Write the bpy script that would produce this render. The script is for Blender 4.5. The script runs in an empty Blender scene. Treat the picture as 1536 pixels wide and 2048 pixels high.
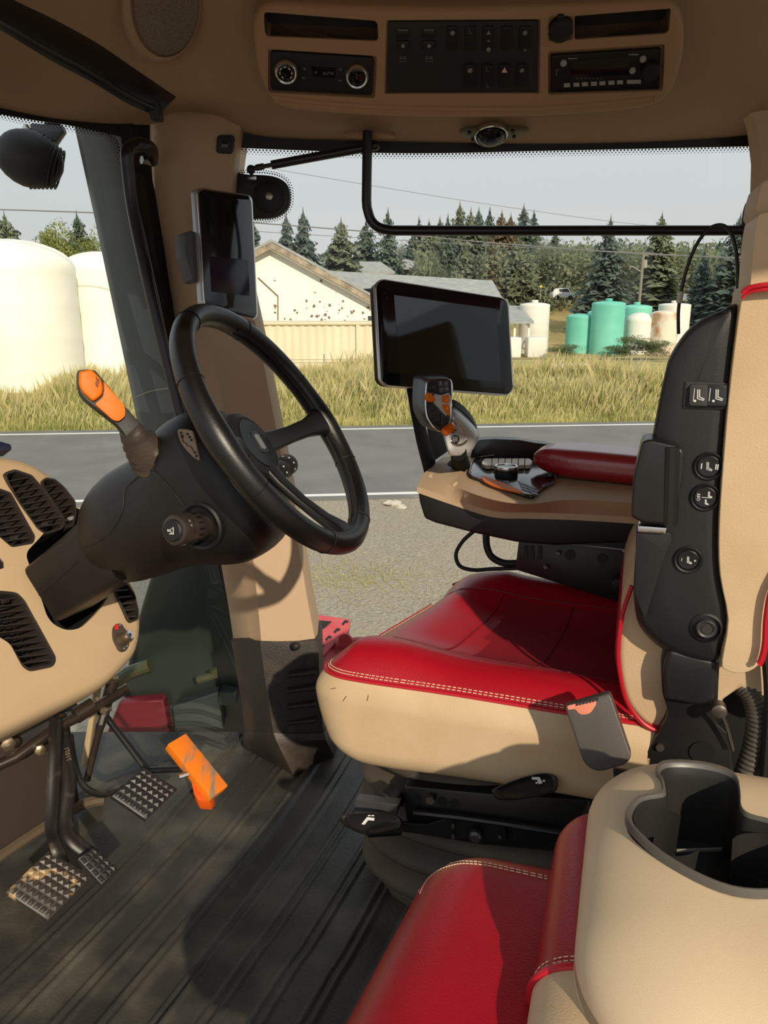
import bpy, bmesh, math, random
import numpy as np
from mathutils import Vector as V, Matrix as Mx
from mathutils.bvhtree import BVHTree
from mathutils.geometry import tessellate_polygon
R = random.Random(7)
SC = bpy.context.scene
COL = SC.collection
# ---------------------------------------------------------------- camera
ZC = 1.10                                   # lens height above the cab floor (floor top is z = 0)
PITCH = math.radians(15.4)
FPX = 1536.0                                # focal length in pixels of the 2048 px high frame
cd = bpy.data.cameras.new('camera'); cam = bpy.data.objects.new('camera', cd); COL.objects.link(cam)
cam.location = (0, 0, ZC); cam.rotation_euler = (math.pi/2 - PITCH, 0, 0)
cd.sensor_fit = 'VERTICAL'; cd.sensor_height = 36; cd.sensor_width = 27; cd.lens = 27.0
cd.clip_start = 0.02; cd.clip_end = 900
SC.camera = cam
# ---------------------------------------------------------------- sky, sun, exposure
SC.view_settings.view_transform = 'Standard'; SC.view_settings.look = 'None'
SC.view_settings.gamma = 1.0; SC.view_settings.use_curve_mapping = False
SC.view_settings.exposure = 0.0
wd = bpy.data.worlds.new('hazy_sky'); SC.world = wd; wd.use_nodes = True
nt = wd.node_tree; nt.nodes.clear()
wo = nt.nodes.new('ShaderNodeOutputWorld'); bg = nt.nodes.new('ShaderNodeBackground')
tc = nt.nodes.new('ShaderNodeTexCoord'); sx = nt.nodes.new('ShaderNodeSeparateXYZ'); cr = nt.nodes.new('ShaderNodeValToRGB')
nt.links.new(tc.outputs['Generated'], sx.inputs[0]); nt.links.new(sx.outputs['Z'], cr.inputs[0])
cr.color_ramp.elements[0].position = 0.0; cr.color_ramp.elements[0].color = (.57, .575, .565, 1)
cr.color_ramp.elements[1].position = 0.35; cr.color_ramp.elements[1].color = (.61, .665, .72, 1)
nt.links.new(cr.outputs[0], bg.inputs[0]); bg.inputs[1].default_value = 1.16
nt.links.new(bg.outputs[0], wo.inputs[0])
SUN_DIR = V((-.36, 1.0, -.56)).normalized()
sl = bpy.data.lights.new('sun', 'SUN'); sl.energy = 4.0; sl.angle = math.radians(.9); sl.color = (1.0, .87, .67)
so = bpy.data.objects.new('sun', sl); COL.objects.link(so); so.rotation_euler = SUN_DIR.to_track_quat('-Z', 'Y').to_euler()
so.location = (2, -4, 6)

# ---------------------------------------------------------------- projecting helpers
S_, C_ = math.sin(PITCH), math.cos(PITCH)
CAM = V((0, 0, ZC))
def ray(x, y):
    u = (x - 768)/FPX; v = (y - 1024)/FPX
    return V((u, C_ - v*S_, -S_ - v*C_))
def D(x, y, d): return CAM + ray(x, y)*d                    # at axis depth d
def Y(x, y, yy): r = ray(x, y); return CAM + r*(yy/r.y)     # on the plane Y = yy
def Z(x, y, z): r = ray(x, y); return CAM + r*((z - ZC)/r.z)
def PL(x, y, p, n): r = ray(x, y); return CAM + r*((p - CAM).dot(n)/r.dot(n))
PHI = math.radians(17.8)
E1 = V((math.cos(PHI), -math.sin(PHI), 0))                   # towards the tractor's rear
E2 = V((math.sin(PHI), math.cos(PHI), 0))                    # towards the tractor's right side
EZ = V((0, 0, 1))

# ---------------------------------------------------------------- materials
def lin(c):
    f = lambda x: x/12.92 if x <= .04045 else ((x + .055)/1.055)**2.4
    return tuple(f(v/255.) for v in c) + (1,)
MATS = {}
def mat(name, c, rough=.5, metal=0., bump=0., bscale=200., c2=None, nscale=4., namt=.5, spec=.5, coat=0., sharp=None, nrough=0.):
    if name in MATS: return MATS[name]
    m = bpy.data.materials.new(name); m.use_nodes = True; n = m.node_tree; b = n.nodes['Principled BSDF']
    b.inputs['Base Color'].default_value = lin(c); b.inputs['Roughness'].default_value = rough
    b.inputs['Metallic'].default_value = metal; b.inputs['Specular IOR Level'].default_value = spec
    if coat: b.inputs['Coat Weight'].default_value = coat; b.inputs['Coat Roughness'].default_value = .08
    g = n.nodes.new('ShaderNodeNewGeometry')
    if c2 is not None:
        t = n.nodes.new('ShaderNodeTexNoise'); t.inputs['Scale'].default_value = nscale; t.inputs['Detail'].default_value = 6
        n.links.new(g.outputs['Position'], t.inputs['Vector'])
        r = n.nodes.new('ShaderNodeValToRGB'); lo, hi = sharp or (.5 - namt*.4, .5 + namt*.4)
        r.color_ramp.elements[0].position = lo; r.color_ramp.elements[1].position = hi
        r.color_ramp.elements[0].color = lin(c); r.color_ramp.elements[1].color = lin(c2)
        n.links.new(t.outputs['Fac'], r.inputs[0]); n.links.new(r.outputs[0], b.inputs['Base Color'])
        if nrough:
            q = n.nodes.new('ShaderNodeMath'); q.operation = 'MULTIPLY_ADD'
            q.inputs[1].default_value = nrough; q.inputs[2].default_value = rough
            n.links.new(r.outputs[0], q.inputs[0]); n.links.new(q.outputs[0], b.inputs['Roughness'])
    if bump:
        t = n.nodes.new('ShaderNodeTexNoise'); t.inputs['Scale'].default_value = bscale; t.inputs['Detail'].default_value = 3
        n.links.new(g.outputs['Position'], t.inputs['Vector'])
        p = n.nodes.new('ShaderNodeBump'); p.inputs['Strength'].default_value = bump; p.inputs['Distance'].default_value = .002
        n.links.new(t.outputs['Fac'], p.inputs['Height']); n.links.new(p.outputs[0], b.inputs['Normal'])
    MATS[name] = m; return m
def translucent(m, amt=.4):
    """let part of the light through thin leaves and blades"""
    n = m.node_tree; b = n.nodes['Principled BSDF']; o = n.nodes['Material Output']
    t = n.nodes.new('ShaderNodeBsdfTranslucent'); x = n.nodes.new('ShaderNodeMixShader'); x.inputs[0].default_value = amt
    src = b.inputs['Base Color'].links
    if src: n.links.new(src[0].from_socket, t.inputs[0])
    else: t.inputs[0].default_value = b.inputs['Base Color'].default_value
    n.links.new(b.outputs[0], x.inputs[1]); n.links.new(t.outputs[0], x.inputs[2]); n.links.new(x.outputs[0], o.inputs[0]); return m
def glass_mat(name, tint, spec=1.0):
    if name in MATS: return MATS[name]
    m = bpy.data.materials.new(name); m.use_nodes = True; n = m.node_tree; n.nodes.clear()
    o = n.nodes.new('ShaderNodeOutputMaterial'); mx = n.nodes.new('ShaderNodeMixShader')
    t = n.nodes.new('ShaderNodeBsdfTransparent'); t.inputs[0].default_value = tint
    gl = n.nodes.new('ShaderNodeBsdfGlossy'); gl.inputs['Roughness'].default_value = .02
    fr = n.nodes.new('ShaderNodeFresnel'); fr.inputs[0].default_value = 1.4
    q = n.nodes.new('ShaderNodeMath'); q.operation = 'MULTIPLY'; q.inputs[1].default_value = spec
    n.links.new(fr.outputs[0], q.inputs[0]); n.links.new(q.outputs[0], mx.inputs[0])
    n.links.new(t.outputs[0], mx.inputs[1]); n.links.new(gl.outputs[0], mx.inputs[2]); n.links.new(mx.outputs[0], o.inputs[0])
    MATS[name] = m; return m

# ---------------------------------------------------------------- mesh builder
def chaikin(pts, it=2, closed=False):
    for _ in range(it):
        o = []; n = len(pts)
        rng = range(n if closed else n - 1)
        if not closed: o.append(pts[0])
        for i in rng:
            a, b = pts[i], pts[(i+1) % n]
            o.append(a*.75 + b*.25); o.append(a*.25 + b*.75)
        if not closed: o.append(pts[-1])
        pts = o
    return pts
def spline(pts, n=8, closed=False):
    P = [V(p) for p in pts]; N = len(P); out = []
    for i in range(N if closed else N - 1):
        if closed: p0, p1, p2, p3 = P[i-1], P[i], P[(i+1) % N], P[(i+2) % N]
        else: p0, p1, p2, p3 = P[max(i-1, 0)], P[i], P[i+1], P[min(i+2, N-1)]
        for k in range(n):
            t = k/n
            out.append(.5*((2*p1) + (p2-p0)*t + (2*p0-5*p1+4*p2-p3)*t*t + (3*p1-p0-3*p2+p3)*t**3))
    if not closed: out.append(P[-1])
    return out
def rnd(pts, r, seg=4):
    """round the corners of a closed 2D outline; r one radius or one per corner"""
    P = [V(p) for p in pts]; n = len(P); o = []
    rr = r if isinstance(r, (list, tuple)) else [r]*n
    for i in range(n):
        a, b, c = P[i-1], P[i], P[(i+1) % n]
        d1, d2 = (a-b), (c-b); l1, l2 = d1.length, d2.length
        q = min(rr[i], l1*.48, l2*.48)
        if q < 1e-6: o.append(b); continue
        s, e = b + d1/l1*q, b + d2/l2*q
        for k in range(seg+1):
            t = k/seg; o.append(s*(1-t)**2 + b*2*t*(1-t) + e*t*t)
    return o
def perp(a):
    a = a.normalized(); h = V((0, 0, 1)) if abs(a.z) < .9 else V((1, 0, 0))
    u = a.cross(h).normalized(); return u, a.cross(u).normalized()
class MB:
    def __init__(s): s.bm = bmesh.new()
    def merge(s, o, M=None):
        if M is not None: o.transform(M)
        me = bpy.data.meshes.new('t'); o.to_mesh(me); s.bm.from_mesh(me); bpy.data.meshes.remove(me); o.free(); return s
    def _bev(s, b, w, seg=3, ang=.5):
        if w > 0:
            ed = [e for e in b.edges if len(e.link_faces) == 2 and e.calc_face_angle(0) > ang]
            bmesh.ops.bevel(b, geom=ed, offset=w, segments=seg, affect='EDGES', profile=.5, clamp_overlap=True)
    def box(s, c, size, x=V((1, 0, 0)), y=V((0, 1, 0)), bev=0, seg=3):
        x = V(x).normalized(); y = V(y).normalized(); z = x.cross(y).normalized(); y = z.cross(x)
        b = bmesh.new(); bmesh.ops.create_cube(b, size=1)
        for v in b.verts: v.co = V(c) + x*v.co.x*size[0] + y*v.co.y*size[1] + z*v.co.z*size[2]
        bmesh.ops.recalc_face_normals(b, faces=b.faces); s._bev(b, bev, seg); return s.merge(b)
    def prism(s, pts, vec, bev=0, seg=3, ang=.5):
        b = bmesh.new(); pts = [V(p) for p in pts]; vec = V(vec)
        a = [b.verts.new(p) for p in pts]; c = [b.verts.new(p + vec) for p in pts]; n = len(pts)
        try: b.faces.new(a); b.faces.new(c[::-1])
        except Exception: pass
        for i in range(n): b.faces.new((a[i], a[(i+1) % n], c[(i+1) % n], c[i]))
        bmesh.ops.recalc_face_normals(b, faces=b.faces); s._bev(b, bev, seg, ang)
        big = [f for f in b.faces if len(f.verts) > 4]
        bmesh.ops.triangulate(b, faces=big); return s.merge(b)
    def loft(s, rings, closed=True, cap=True, loop=False):
        b = bmesh.new(); vr = [[b.verts.new(V(p)) for p in r] for r in rings]
        m = len(vr); k = len(vr[0])
        for i in range(m if loop else m-1):
            A, Bq = vr[i], vr[(i+1) % m]
            for j in range(k if closed else k-1):
                b.faces.new((A[j], A[(j+1) % k], Bq[(j+1) % k], Bq[j]))
        if cap and closed and not loop: b.faces.new(vr[0][::-1]); b.faces.new(vr[-1])
        bmesh.ops.recalc_face_normals(b, faces=b.faces); return s.merge(b)
    def tube(s, pts, r, n=10, smooth=0, closed=False, flat=None):
        P = [V(p) for p in pts]; rs = r if isinstance(r, (list, tuple)) else None
        if smooth:
            if rs is not None:
                Q = spline([V((a, 0, 0)) for a in rs], smooth, closed); rs = [q.x for q in Q]
            P = spline(P, smooth, closed)
        N = len(P)
        if rs is None: rs = [r]*N
        rings = []; u = None
        for i in range(N):
            if closed: t = P[(i+1) % N] - P[i-1]
            else: t = P[min(i+1, N-1)] - P[max(i-1, 0)]
            t.normalize()
            if u is None: u = perp(t)[0] if flat is None else (V(flat[0]) - t*V(flat[0]).dot(t)).normalized()
            else:
                u = (u - t*u.dot(t)).normalized()
            w = t.cross(u); fx = 1 if flat is None else flat[1]
            rings.append([P[i] + (u*math.cos(a)*fx + w*math.sin(a))*rs[i] for a in [2*math.pi*j/n for j in range(n)]])
        return s.loft(rings, loop=closed)
    def lathe(s, prof, o, ax, n=32, x=None, sx=1., sy=1.):
        ax = V(ax).normalized(); u, w = perp(ax)
        if x is not None: u = V(x).normalized(); w = ax.cross(u)
        o = V(o); return s.loft([[o + ax*h + (u*math.cos(a)*sx + w*math.sin(a)*sy)*max(r, 1e-5) for a in [2*math.pi*j/n for j in range(n)]] for r, h in prof])
    def ball(s, c, r, sc=(1, 1, 1), n=16, M=None):
        b = bmesh.new(); bmesh.ops.create_uvsphere(b, u_segments=n, v_segments=max(6, n//2), radius=r)
        for v in b.verts: v.co = V((v.co.x*sc[0], v.co.y*sc[1], v.co.z*sc[2]))
        if M is not None: b.transform(M)
        for v in b.verts: v.co += V(c)
        return s.merge(b)
    def quad(s, *p): 
        vs = [s.bm.verts.new(V(q)) for q in p]; s.bm.faces.new(vs); return s
    def text(s, txt, o, x, y, size, depth=.0004):
        cu = bpy.data.curves.new('t', 'FONT'); cu.body = txt; cu.size = size; cu.extrude = depth; cu.align_x = 'CENTER'; cu.align_y = 'CENTER'; cu.resolution_u = 2
        ob = bpy.data.objects.new('t', cu); COL.objects.link(ob)
        dg = bpy.context.evaluated_depsgraph_get(); me = bpy.data.meshes.new_from_object(ob.evaluated_get(dg))
        b = bmesh.new(); b.from_mesh(me); bpy.data.objects.remove(ob); bpy.data.curves.remove(cu); bpy.data.meshes.remove(me)
        x = V(x).normalized(); z = x.cross(V(y)).normalized(); yy = z.cross(x)
        M = Mx((x, yy, z)).transposed().to_4x4(); M.translation = V(o); return s.merge(b, M)
    def bvh(s):
        s.bm.normal_update(); return BVHTree.FromBMesh(s.bm)
def rbox(dim, r, n=10, fn=None):
    """rounded block of dim centred at 0, even grid so it can be deformed by fn(Vector)->Vector"""
    b = bmesh.new(); bmesh.ops.create_cube(b, size=2)
    bmesh.ops.subdivide_edges(b, edges=b.edges, cuts=n, use_grid_fill=True)
    h = V(dim)/2; r3 = r if isinstance(r, (list, tuple)) else (r, r, r)
    def warp(t, hh, rr):       # spend a good share of the grid on the rounded edge
        a = abs(t); k = .5
        q = a/k*(hh-rr)/hh if a < k else ((hh-rr) + (a-k)/(1-k)*rr)/hh
        return math.copysign(q, t)
    for v in b.verts:
        p = V([warp(v.co[i], h[i], min(r3[i], h[i]*.999))*h[i] for i in range(3)])
        c = V([max(-(h[i]-r3[i]), min(h[i]-r3[i], p[i])) for i in range(3)])
        d = V([(p[i]-c[i])/r3[i] for i in range(3)])
        if d.length > 1e-6:
            m = max(abs(d.x), abs(d.y), abs(d.z)); d = d.normalized()*m
            p = c + V([d[i]*r3[i] for i in range(3)])
        v.co = p
    if fn:
        for v in b.verts: v.co = fn(v.co.copy())
    bmesh.ops.recalc_face_normals(b, faces=b.faces); return b
def empty(name, loc, label=None, cat=None, group=None):
    o = bpy.data.objects.new(name, None); COL.objects.link(o); o.location = V(loc); o.empty_display_size = .05
    return tag(o, label, cat, group)
def tag(o, label=None, cat=None, group=None, kind=None):
    if label: o['label'] = label
    if cat: o['category'] = cat
    if group: o['group'] = group
    if kind: o['kind'] = kind
    return o
def wloc(o):
    p = V((0, 0, 0))
    while o is not None: p += o.location; o = o.parent
    return p
def obj(name, mb, m, parent=None, label=None, ang=35, cat=None, group=None, kind=None, org=None):
    bm = mb.bm if isinstance(mb, MB) else mb
    me = bpy.data.meshes.new(name)
    if parent is not None: off = wloc(parent); loc = V((0, 0, 0))
    else:
        if org is None:
            if len(bm.verts):
                xs = [v.co for v in bm.verts]; lo = V([min(c[i] for c in xs) for i in range(3)]); hi = V([max(c[i] for c in xs) for i in range(3)])
                org = V(((lo.x+hi.x)/2, (lo.y+hi.y)/2, lo.z))
            else: org = V((0, 0, 0))
        off = V(org); loc = off
    bm.transform(Mx.Translation(-off))
    bm.to_mesh(me); bm.free()
    for mm in (m if isinstance(m, (list, tuple)) else [m]): me.materials.append(mm)
    me.polygons.foreach_set('use_smooth', [True]*len(me.polygons))
    me.set_sharp_from_angle(angle=math.radians(ang))
    o = bpy.data.objects.new(name, me); COL.objects.link(o); o.location = loc
    if parent is not None: o.parent = parent
    return tag(o, label, cat, group, kind)
def struct(name, mb, m, **k): return obj(name, mb, m, kind='structure', **k)
def npmesh(verts, faces):
    """mesh from arrays: verts (n,3); faces (m,3) or (m,4)"""
    me = bpy.data.meshes.new('m'); verts = np.asarray(verts, np.float32); faces = np.asarray(faces, np.int32)
    k = faces.shape[1]; me.vertices.add(len(verts)); me.vertices.foreach_set('co', verts.ravel())
    me.loops.add(faces.size); me.loops.foreach_set('vertex_index', faces.ravel())
    me.polygons.add(len(faces)); me.polygons.foreach_set('loop_start', np.arange(0, faces.size, k, dtype=np.int32))
    me.polygons.foreach_set('loop_total', np.full(len(faces), k, np.int32)); me.update(calc_edges=True); return me
def link(name, me, m, loc=(0, 0, 0), parent=None, **k):
    me.name = name; me.materials.clear(); me.materials.append(m)
    o = bpy.data.objects.new(name, me); COL.objects.link(o); o.location = loc
    if parent is not None: o.parent = parent
    return tag(o, **k)
def boolean(o, cutters):
    """cut the cutter meshes (MB) out of object o"""
    off = wloc(o); obs = []
    for c in cutters:
        me = bpy.data.meshes.new('c'); c.bm.transform(Mx.Translation(-off)); c.bm.to_mesh(me); c.bm.free()
        q = bpy.data.objects.new('c', me); COL.objects.link(q); q.location = off; obs.append(q)
        md = o.modifiers.new('b', 'BOOLEAN'); md.operation = 'DIFFERENCE'; md.solver = 'EXACT'; md.object = q; 
    dg = bpy.context.evaluated_depsgraph_get(); dg.update()
    me = bpy.data.meshes.new_from_object(o.evaluated_get(dg)); o.modifiers.clear(); old = o.data; o.data = me; bpy.data.meshes.remove(old)
    for q in obs: d = q.data; bpy.data.objects.remove(q); bpy.data.meshes.remove(d)
def px(pts, f, r=0, seg=4):
    P = rnd(pts, r, seg) if r else [V(p) for p in pts]
    return [f(p.x, p.y) for p in P]
def sp2(pts, n=6, closed=True): return [(p.x, p.y) for p in spline([V((a, b, 0)) for a, b in pts], n, closed)]
def onto(tree, x, y, off=.001):
    """where the line of sight through (x, y) meets a surface, lifted off along its normal"""
    loc, nor, i, d = tree.ray_cast(CAM, ray(x, y).normalized())
    if loc is None: return None, None
    if nor.dot(ray(x, y)) > 0: nor = -nor
    return loc + nor*off, nor
def trace(tree, pts, off=.001, n=0):
    Q = sp2(pts, n, False) if n else pts
    return [p for p in (onto(tree, a, b, off)[0] for a, b in Q) if p is not None]

BEIGE = mat('beige_plastic', (198, 170, 134), .5, bump=.25, bscale=900, spec=.35)
LINER = mat('beige_moulded_headliner', (156, 130, 102), .65, bump=.2, bscale=700, spec=.3)
PILLAR = mat('beige_pillar_cladding', (182, 156, 128), .6, bump=.2, bscale=800, spec=.3)
LEATHER = mat('beige_leather', (202, 176, 142), .5, bump=.22, bscale=420, c2=(190, 162, 126), nscale=9, spec=.4)
RED = mat('red_leather', (164, 14, 32), .34, bump=.2, bscale=380, c2=(150, 10, 26), nscale=7, spec=.5)
REDCLOTH = mat('dark_red_perforated_cloth', (135, 14, 30), .7, bump=.8, bscale=700, spec=.3)
REDPIPE = mat('red_piping', (178, 16, 34), .4)
THREAD = mat('cream_thread', (215, 190, 160), .7)
BLACK = mat('black_plastic', (22, 21, 22), .5, bump=.25, bscale=900, spec=.4)
COLUMN = mat('charcoal_brown_plastic', (15, 13, 13), .42, bump=.2, bscale=1100, c2=(23, 18, 17), nscale=5, spec=.4)
RUBBER = mat('black_rubber', (27, 25, 24), .62, bump=.3, bscale=500)
GLOSS = mat('gloss_black', (14, 13, 13), .12, spec=.6)
STEELB = mat('black_painted_steel', (22, 22, 23), .35, spec=.5)
STEELW = mat('worn_black_steel', (34, 29, 27), .42, c2=(84, 70, 58), nscale=30, sharp=(.58, .74), spec=.6, metal=.2)
CHROME = mat('satin_chrome', (205, 203, 200), .22, metal=1.)
SILVER = mat('silver_plastic', (172, 172, 174), .32, metal=.6)
ORANGE = mat('orange_plastic', (226, 112, 4), .5, spec=.3)
WHITE = mat('white_print', (215, 215, 215), .6)
GREYP = mat('dim_grey_print', (120, 118, 116), .6)
# ================================================================ outside: ground, road, verge
GZ = -1.95
def G(x, y): return Z(x, y, GZ)
ROADDIR = (G(1300, 850.5) - G(470, 864)).normalized()
ROADN = V((-ROADDIR.y, ROADDIR.x, 0))
if ROADN.y < 0: ROADN = -ROADN
r0 = G(470, 864); FAR_E = r0.dot(ROADN)              # far white line
NEAR_E = G(700, 992).dot(ROADN)
def RP(t, n, z=0): p = ROADDIR*t + ROADN*n; return V((p.x, p.y, GZ + z))
gravel = mat('gravel', (152, 140, 122), .95, bump=1., bscale=28, c2=(192, 180, 160), nscale=9, namt=.5)
_n = gravel.node_tree; _b = _n.nodes['Principled BSDF']
_g = _n.nodes.new('ShaderNodeNewGeometry'); _t = _n.nodes.new('ShaderNodeTexNoise'); _t.inputs['Scale'].default_value = 26; _t.inputs['Detail'].default_value = 8; _t.inputs['Roughness'].default_value = .75
_r = _n.nodes.new('ShaderNodeValToRGB'); _r.color_ramp.elements[0].position = .36; _r.color_ramp.elements[1].position = .62
_r.color_ramp.elements[0].color = lin((104, 96, 84)); _r.color_ramp.elements[1].color = lin((186, 175, 157))
_t2 = _n.nodes.new('ShaderNodeTexNoise'); _t2.inputs['Scale'].default_value = 1.3; _t2.inputs['Detail'].default_value = 5
_n.links.new(_g.outputs['Position'], _t2.inputs['Vector'])
_m = _n.nodes.new('ShaderNodeMix'); _m.data_type = 'RGBA'; _m.inputs[7].default_value = lin((158, 146, 126))
_n.links.new(_t2.outputs['Fac'], _m.inputs[0])
_n.links.new(_g.outputs['Position'], _t.inputs['Vector']); _n.links.new(_t.outputs['Fac'], _r.inputs[0]); _n.links.new(_r.outputs[0], _m.inputs[6]); _n.links.new(_m.outputs[2], _b.inputs['Base Color'])
_q = _n.nodes['Bump']; _q.inputs['Distance'].default_value = .03
asphalt = mat('asphalt', (110, 109, 107), .85, bump=.5, bscale=90, c2=(124, 122, 118), nscale=1.2, spec=.3)
linew = mat('white_road_paint', (225, 225, 220), .7); liney = mat('yellow_road_paint', (225, 170, 50), .7)
field = mat('dry_field_grass', (176, 152, 100), .95, c2=(140, 128, 74), nscale=.35, bump=1, bscale=6)
soil = mat('grassy_soil', (186, 170, 112), .95, c2=(150, 142, 84), nscale=.8)
b = MB(); b.quad(V((-120, -30, GZ)), V((120, -30, GZ)), RP(120, FAR_E + .35), RP(-120, FAR_E + .35)); struct('ground', b, gravel)
b = MB(); b.prism([RP(-120, NEAR_E - .25, .004), RP(120, NEAR_E - .25, .004), RP(120, FAR_E + .5, .004), RP(-120, FAR_E + .5, .004)], V((0, 0, .02))); struct('road', b, asphalt)
for nm, n0, w in (('road_edge_line', FAR_E - .06, .13), ('road_edge_line', NEAR_E - .06, .13)):
    b = MB(); b.prism([RP(-120, n0, .025), RP(120, n0, .025), RP(120, n0 + w, .025), RP(-120, n0 + w, .025)], V((0, 0, .004))); struct(nm, b, linew)
cN = (FAR_E + NEAR_E)/2 + .25; tC = G(1115, 899); tD = G(1182, 898)
b = MB()
for k in range(0, 5):
    t0 = tC.dot(ROADDIR) - 1.6 + k*12.2
    b.prism([RP(t0, cN - .06, .025), RP(t0 + 2.4, cN - .06, .025), RP(t0 + 2.4, cN + .06, .025), RP(t0, cN + .06, .025)], V((0, 0, .004)))
struct('road_centre_line', b, liney)
b = MB(); b.quad(RP(-140, FAR_E + .45), RP(140, FAR_E + .45), RP(140, FAR_E + 130), RP(-140, FAR_E + 130)); struct('verge', b, soil)
# hill behind on the right
def hz(x, y):
    a = max(0, min(1, (x - 8)/16.)); c = max(0, min(1, (y - 52)/34.)); c = c*c*(3 - 2*c); k = max(0, min(1, (y - 60)/40.))
    return GZ + .02 + a*c*4.2 + (1-a)*k*2.2 + .15*math.sin(x*.3)*c
nx, ny = 60, 40; vs = []; fs = []
for j in range(ny):
    for i in range(nx): x = -90 + 180*i/(nx-1); y = 42 + 110*j/(ny-1); vs.append((x, y, hz(x, y)))
for j in range(ny-1):
    for i in range(nx-1): a = j*nx+i; fs.append((a, a+1, a+nx+1, a+nx))
link('hill', npmesh(vs, fs), field, kind='structure')
# grass
def blades(name, n, m, label, gen, hmin, hmax, w):
    rs = np.random.RandomState(3 + n % 97); P = gen(rs, n)
    h = rs.uniform(hmin, hmax, n)*P[:, 3]; a = rs.uniform(0, np.pi, n); lx = rs.normal(.06, .16, n)*h; ly = rs.normal(0, .16, n)*h
    ww = w*rs.uniform(.6, 1.4, n); dx = np.cos(a)*ww; dy = np.sin(a)*ww
    B = P[:, :3]
    v0 = B + np.c_[-dx, -dy, np.zeros(n)]; v1 = B + np.c_[dx, dy, np.zeros(n)]
    v2 = B + np.c_[dx*.9 + lx*.35, dy*.9 + ly*.35, h*.6]; v3 = B + np.c_[-dx*.3 + lx, -dy*.3 + ly, h]
    vv = np.stack([v0, v1, v2, v3], 1).reshape(-1, 3); ff = np.arange(4*n).reshape(-1, 4)
    return link(name, npmesh(vv, ff), m, label=label, cat='grass', kind='stuff')
gm = mat('tall_dry_grass', (216, 208, 142), .8, c2=(156, 162, 90), nscale=.9, namt=.55, spec=.2)
gm2 = mat('pale_seed_grass', (222, 208, 160), .8, c2=(200, 188, 130), nscale=1.2, spec=.2)
translucent(gm, .45); translucent(gm2, .45)
RD = np.array(ROADDIR); RN = np.array(ROADN)
def gen_main(rs, n):
    t = rs.uniform(-22, 26, n); d = FAR_E + .5 + 11*rs.beta(1.0, 1.5, n)
    k = np.clip((d - FAR_E)/3.0, .25, 1)*(.8 + .25*np.sin(t*.8) + .15*np.sin(t*2.3 + d))
    p = np.outer(t, RD) + np.outer(d, RN); p[:, 2] = GZ
    return np.c_[p, k]
blades('verge_grass', 170000, gm, 'yellow green tall grass along the far side of the road', gen_main, .4, .95, .0075)
blades('seed_head_grass', 40000, gm2, 'pale straw coloured grass standing tallest behind the road verge', gen_main, .8, 1.2, .007)
def gen_straw(rs, n):
    cx = G(690, 1160); k = rs.normal(0, 1, (n, 2)); p = np.c_[cx.x + k[:, 0]*.55, cx.y + k[:, 1]*.35, np.full(n, GZ + .01)]
    return np.c_[p, np.full(n, 1.)]
def straw():
    rs = np.random.RandomState(5); n = 420; P = gen_straw(rs, n)[:, :3]; a = rs.uniform(0, np.pi, n); L = rs.uniform(.05, .25, n)
    dx = np.c_[np.cos(a)*L, np.sin(a)*L, rs.uniform(0, .03, n)]; w = np.c_[-np.sin(a), np.cos(a), np.zeros(n)]*.003
    vv = np.stack([P - w, P + w, P + dx + w, P + dx - w], 1).reshape(-1, 3)
    link('straw', npmesh(vv, np.arange(4*n).reshape(-1, 4)), gm2, label='loose dry straw scattered on the gravel by the cab', cat='straw', kind='stuff')
straw()
stone = mat('pale_stone', (190, 182, 168), .9)
for k, (x, y, s) in enumerate(((785, 1010, .11), (803, 1016, .07))):
    b = MB(); c = G(x, y); b.ball(c + V((0, 0, s*.2)), s, (1.4, .8, .35), 8)
    for v in b.bm.verts: v.co += V([R.uniform(-.02, .02) for _ in range(3)])
    obj('stone', b, stone, label=('larger pale stone lying on the gravel left of the armrest', 'smaller pale stone lying on the gravel close to the armrest')[k], cat='stone', ang=20)
# ---------------------------------------------------------------- tanks
white_t = mat('white_tank_plastic', (238, 232, 216), .5, c2=(250, 246, 236), nscale=.6, spec=.4)
whiteb_t = mat('weathered_white_tank', (214, 210, 200), .6, c2=(232, 229, 220), nscale=.8)
teal_t = mat('teal_tank_plastic', (94, 182, 164), .6, c2=(124, 202, 182), nscale=.5)  # teal lightened, with the haze painted into the colour
rusty_t = mat('rust_stained_white_tank', (222, 212, 194), .7, c2=(176, 122, 78), nscale=1.3, sharp=(.5, .72))
def tank(cx, topy, hw, Yd, m, label, dome=.12, lid=True, ribs=3, group=None, base=None):
    c = Y(cx, topy, Yd); r = hw/FPX*(Yd/ray(cx, topy).y)
    zb = base if base is not None else (GZ if Yd < 42 else hz(c.x, Yd)) ; H = c.z - zb
    root = empty('storage_tank', (c.x, Yd, zb), label, 'tank', group); o = V((c.x, Yd, zb))
    b = MB(); sh = H*(1-dome); pr = [(r, 0), (r, .02)]
    for k in range(1, 25):
        z = sh*k/24; pr.append((r*(1 + (.008 if k % (24//(ribs+1)) == 0 else 0)), z))
    for k in range(1, 9):
        a = math.pi/2*k/8; pr.append((max(r*math.cos(a), .02), sh + H*dome*math.sin(a)))
    b.lathe(pr, o, EZ, 40); obj('shell', b, m, root, ang=60)
    if lid:
        b = MB(); b.lathe([(r*.2, -.06), (r*.2, .04), (r*.23, .05), (r*.23, .12), (r*.1, .15)], o + V((0, 0, H)), EZ, 20); obj('lid', b, m, root)
    return root
tank(12, 478, 124, 24, white_t, 'huge white plastic tank nearest the windscreen, cut by the left picture edge', .17, False)
tank(196, 503, 74, 26.5, white_t, 'huge white plastic tank right of the nearest one, partly behind the exhaust shroud', .12, False)
tank(1070, 605, 30, 47, whiteb_t, 'white upright tank beside the open shed right of the screen', .05, True, 5)
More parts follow.
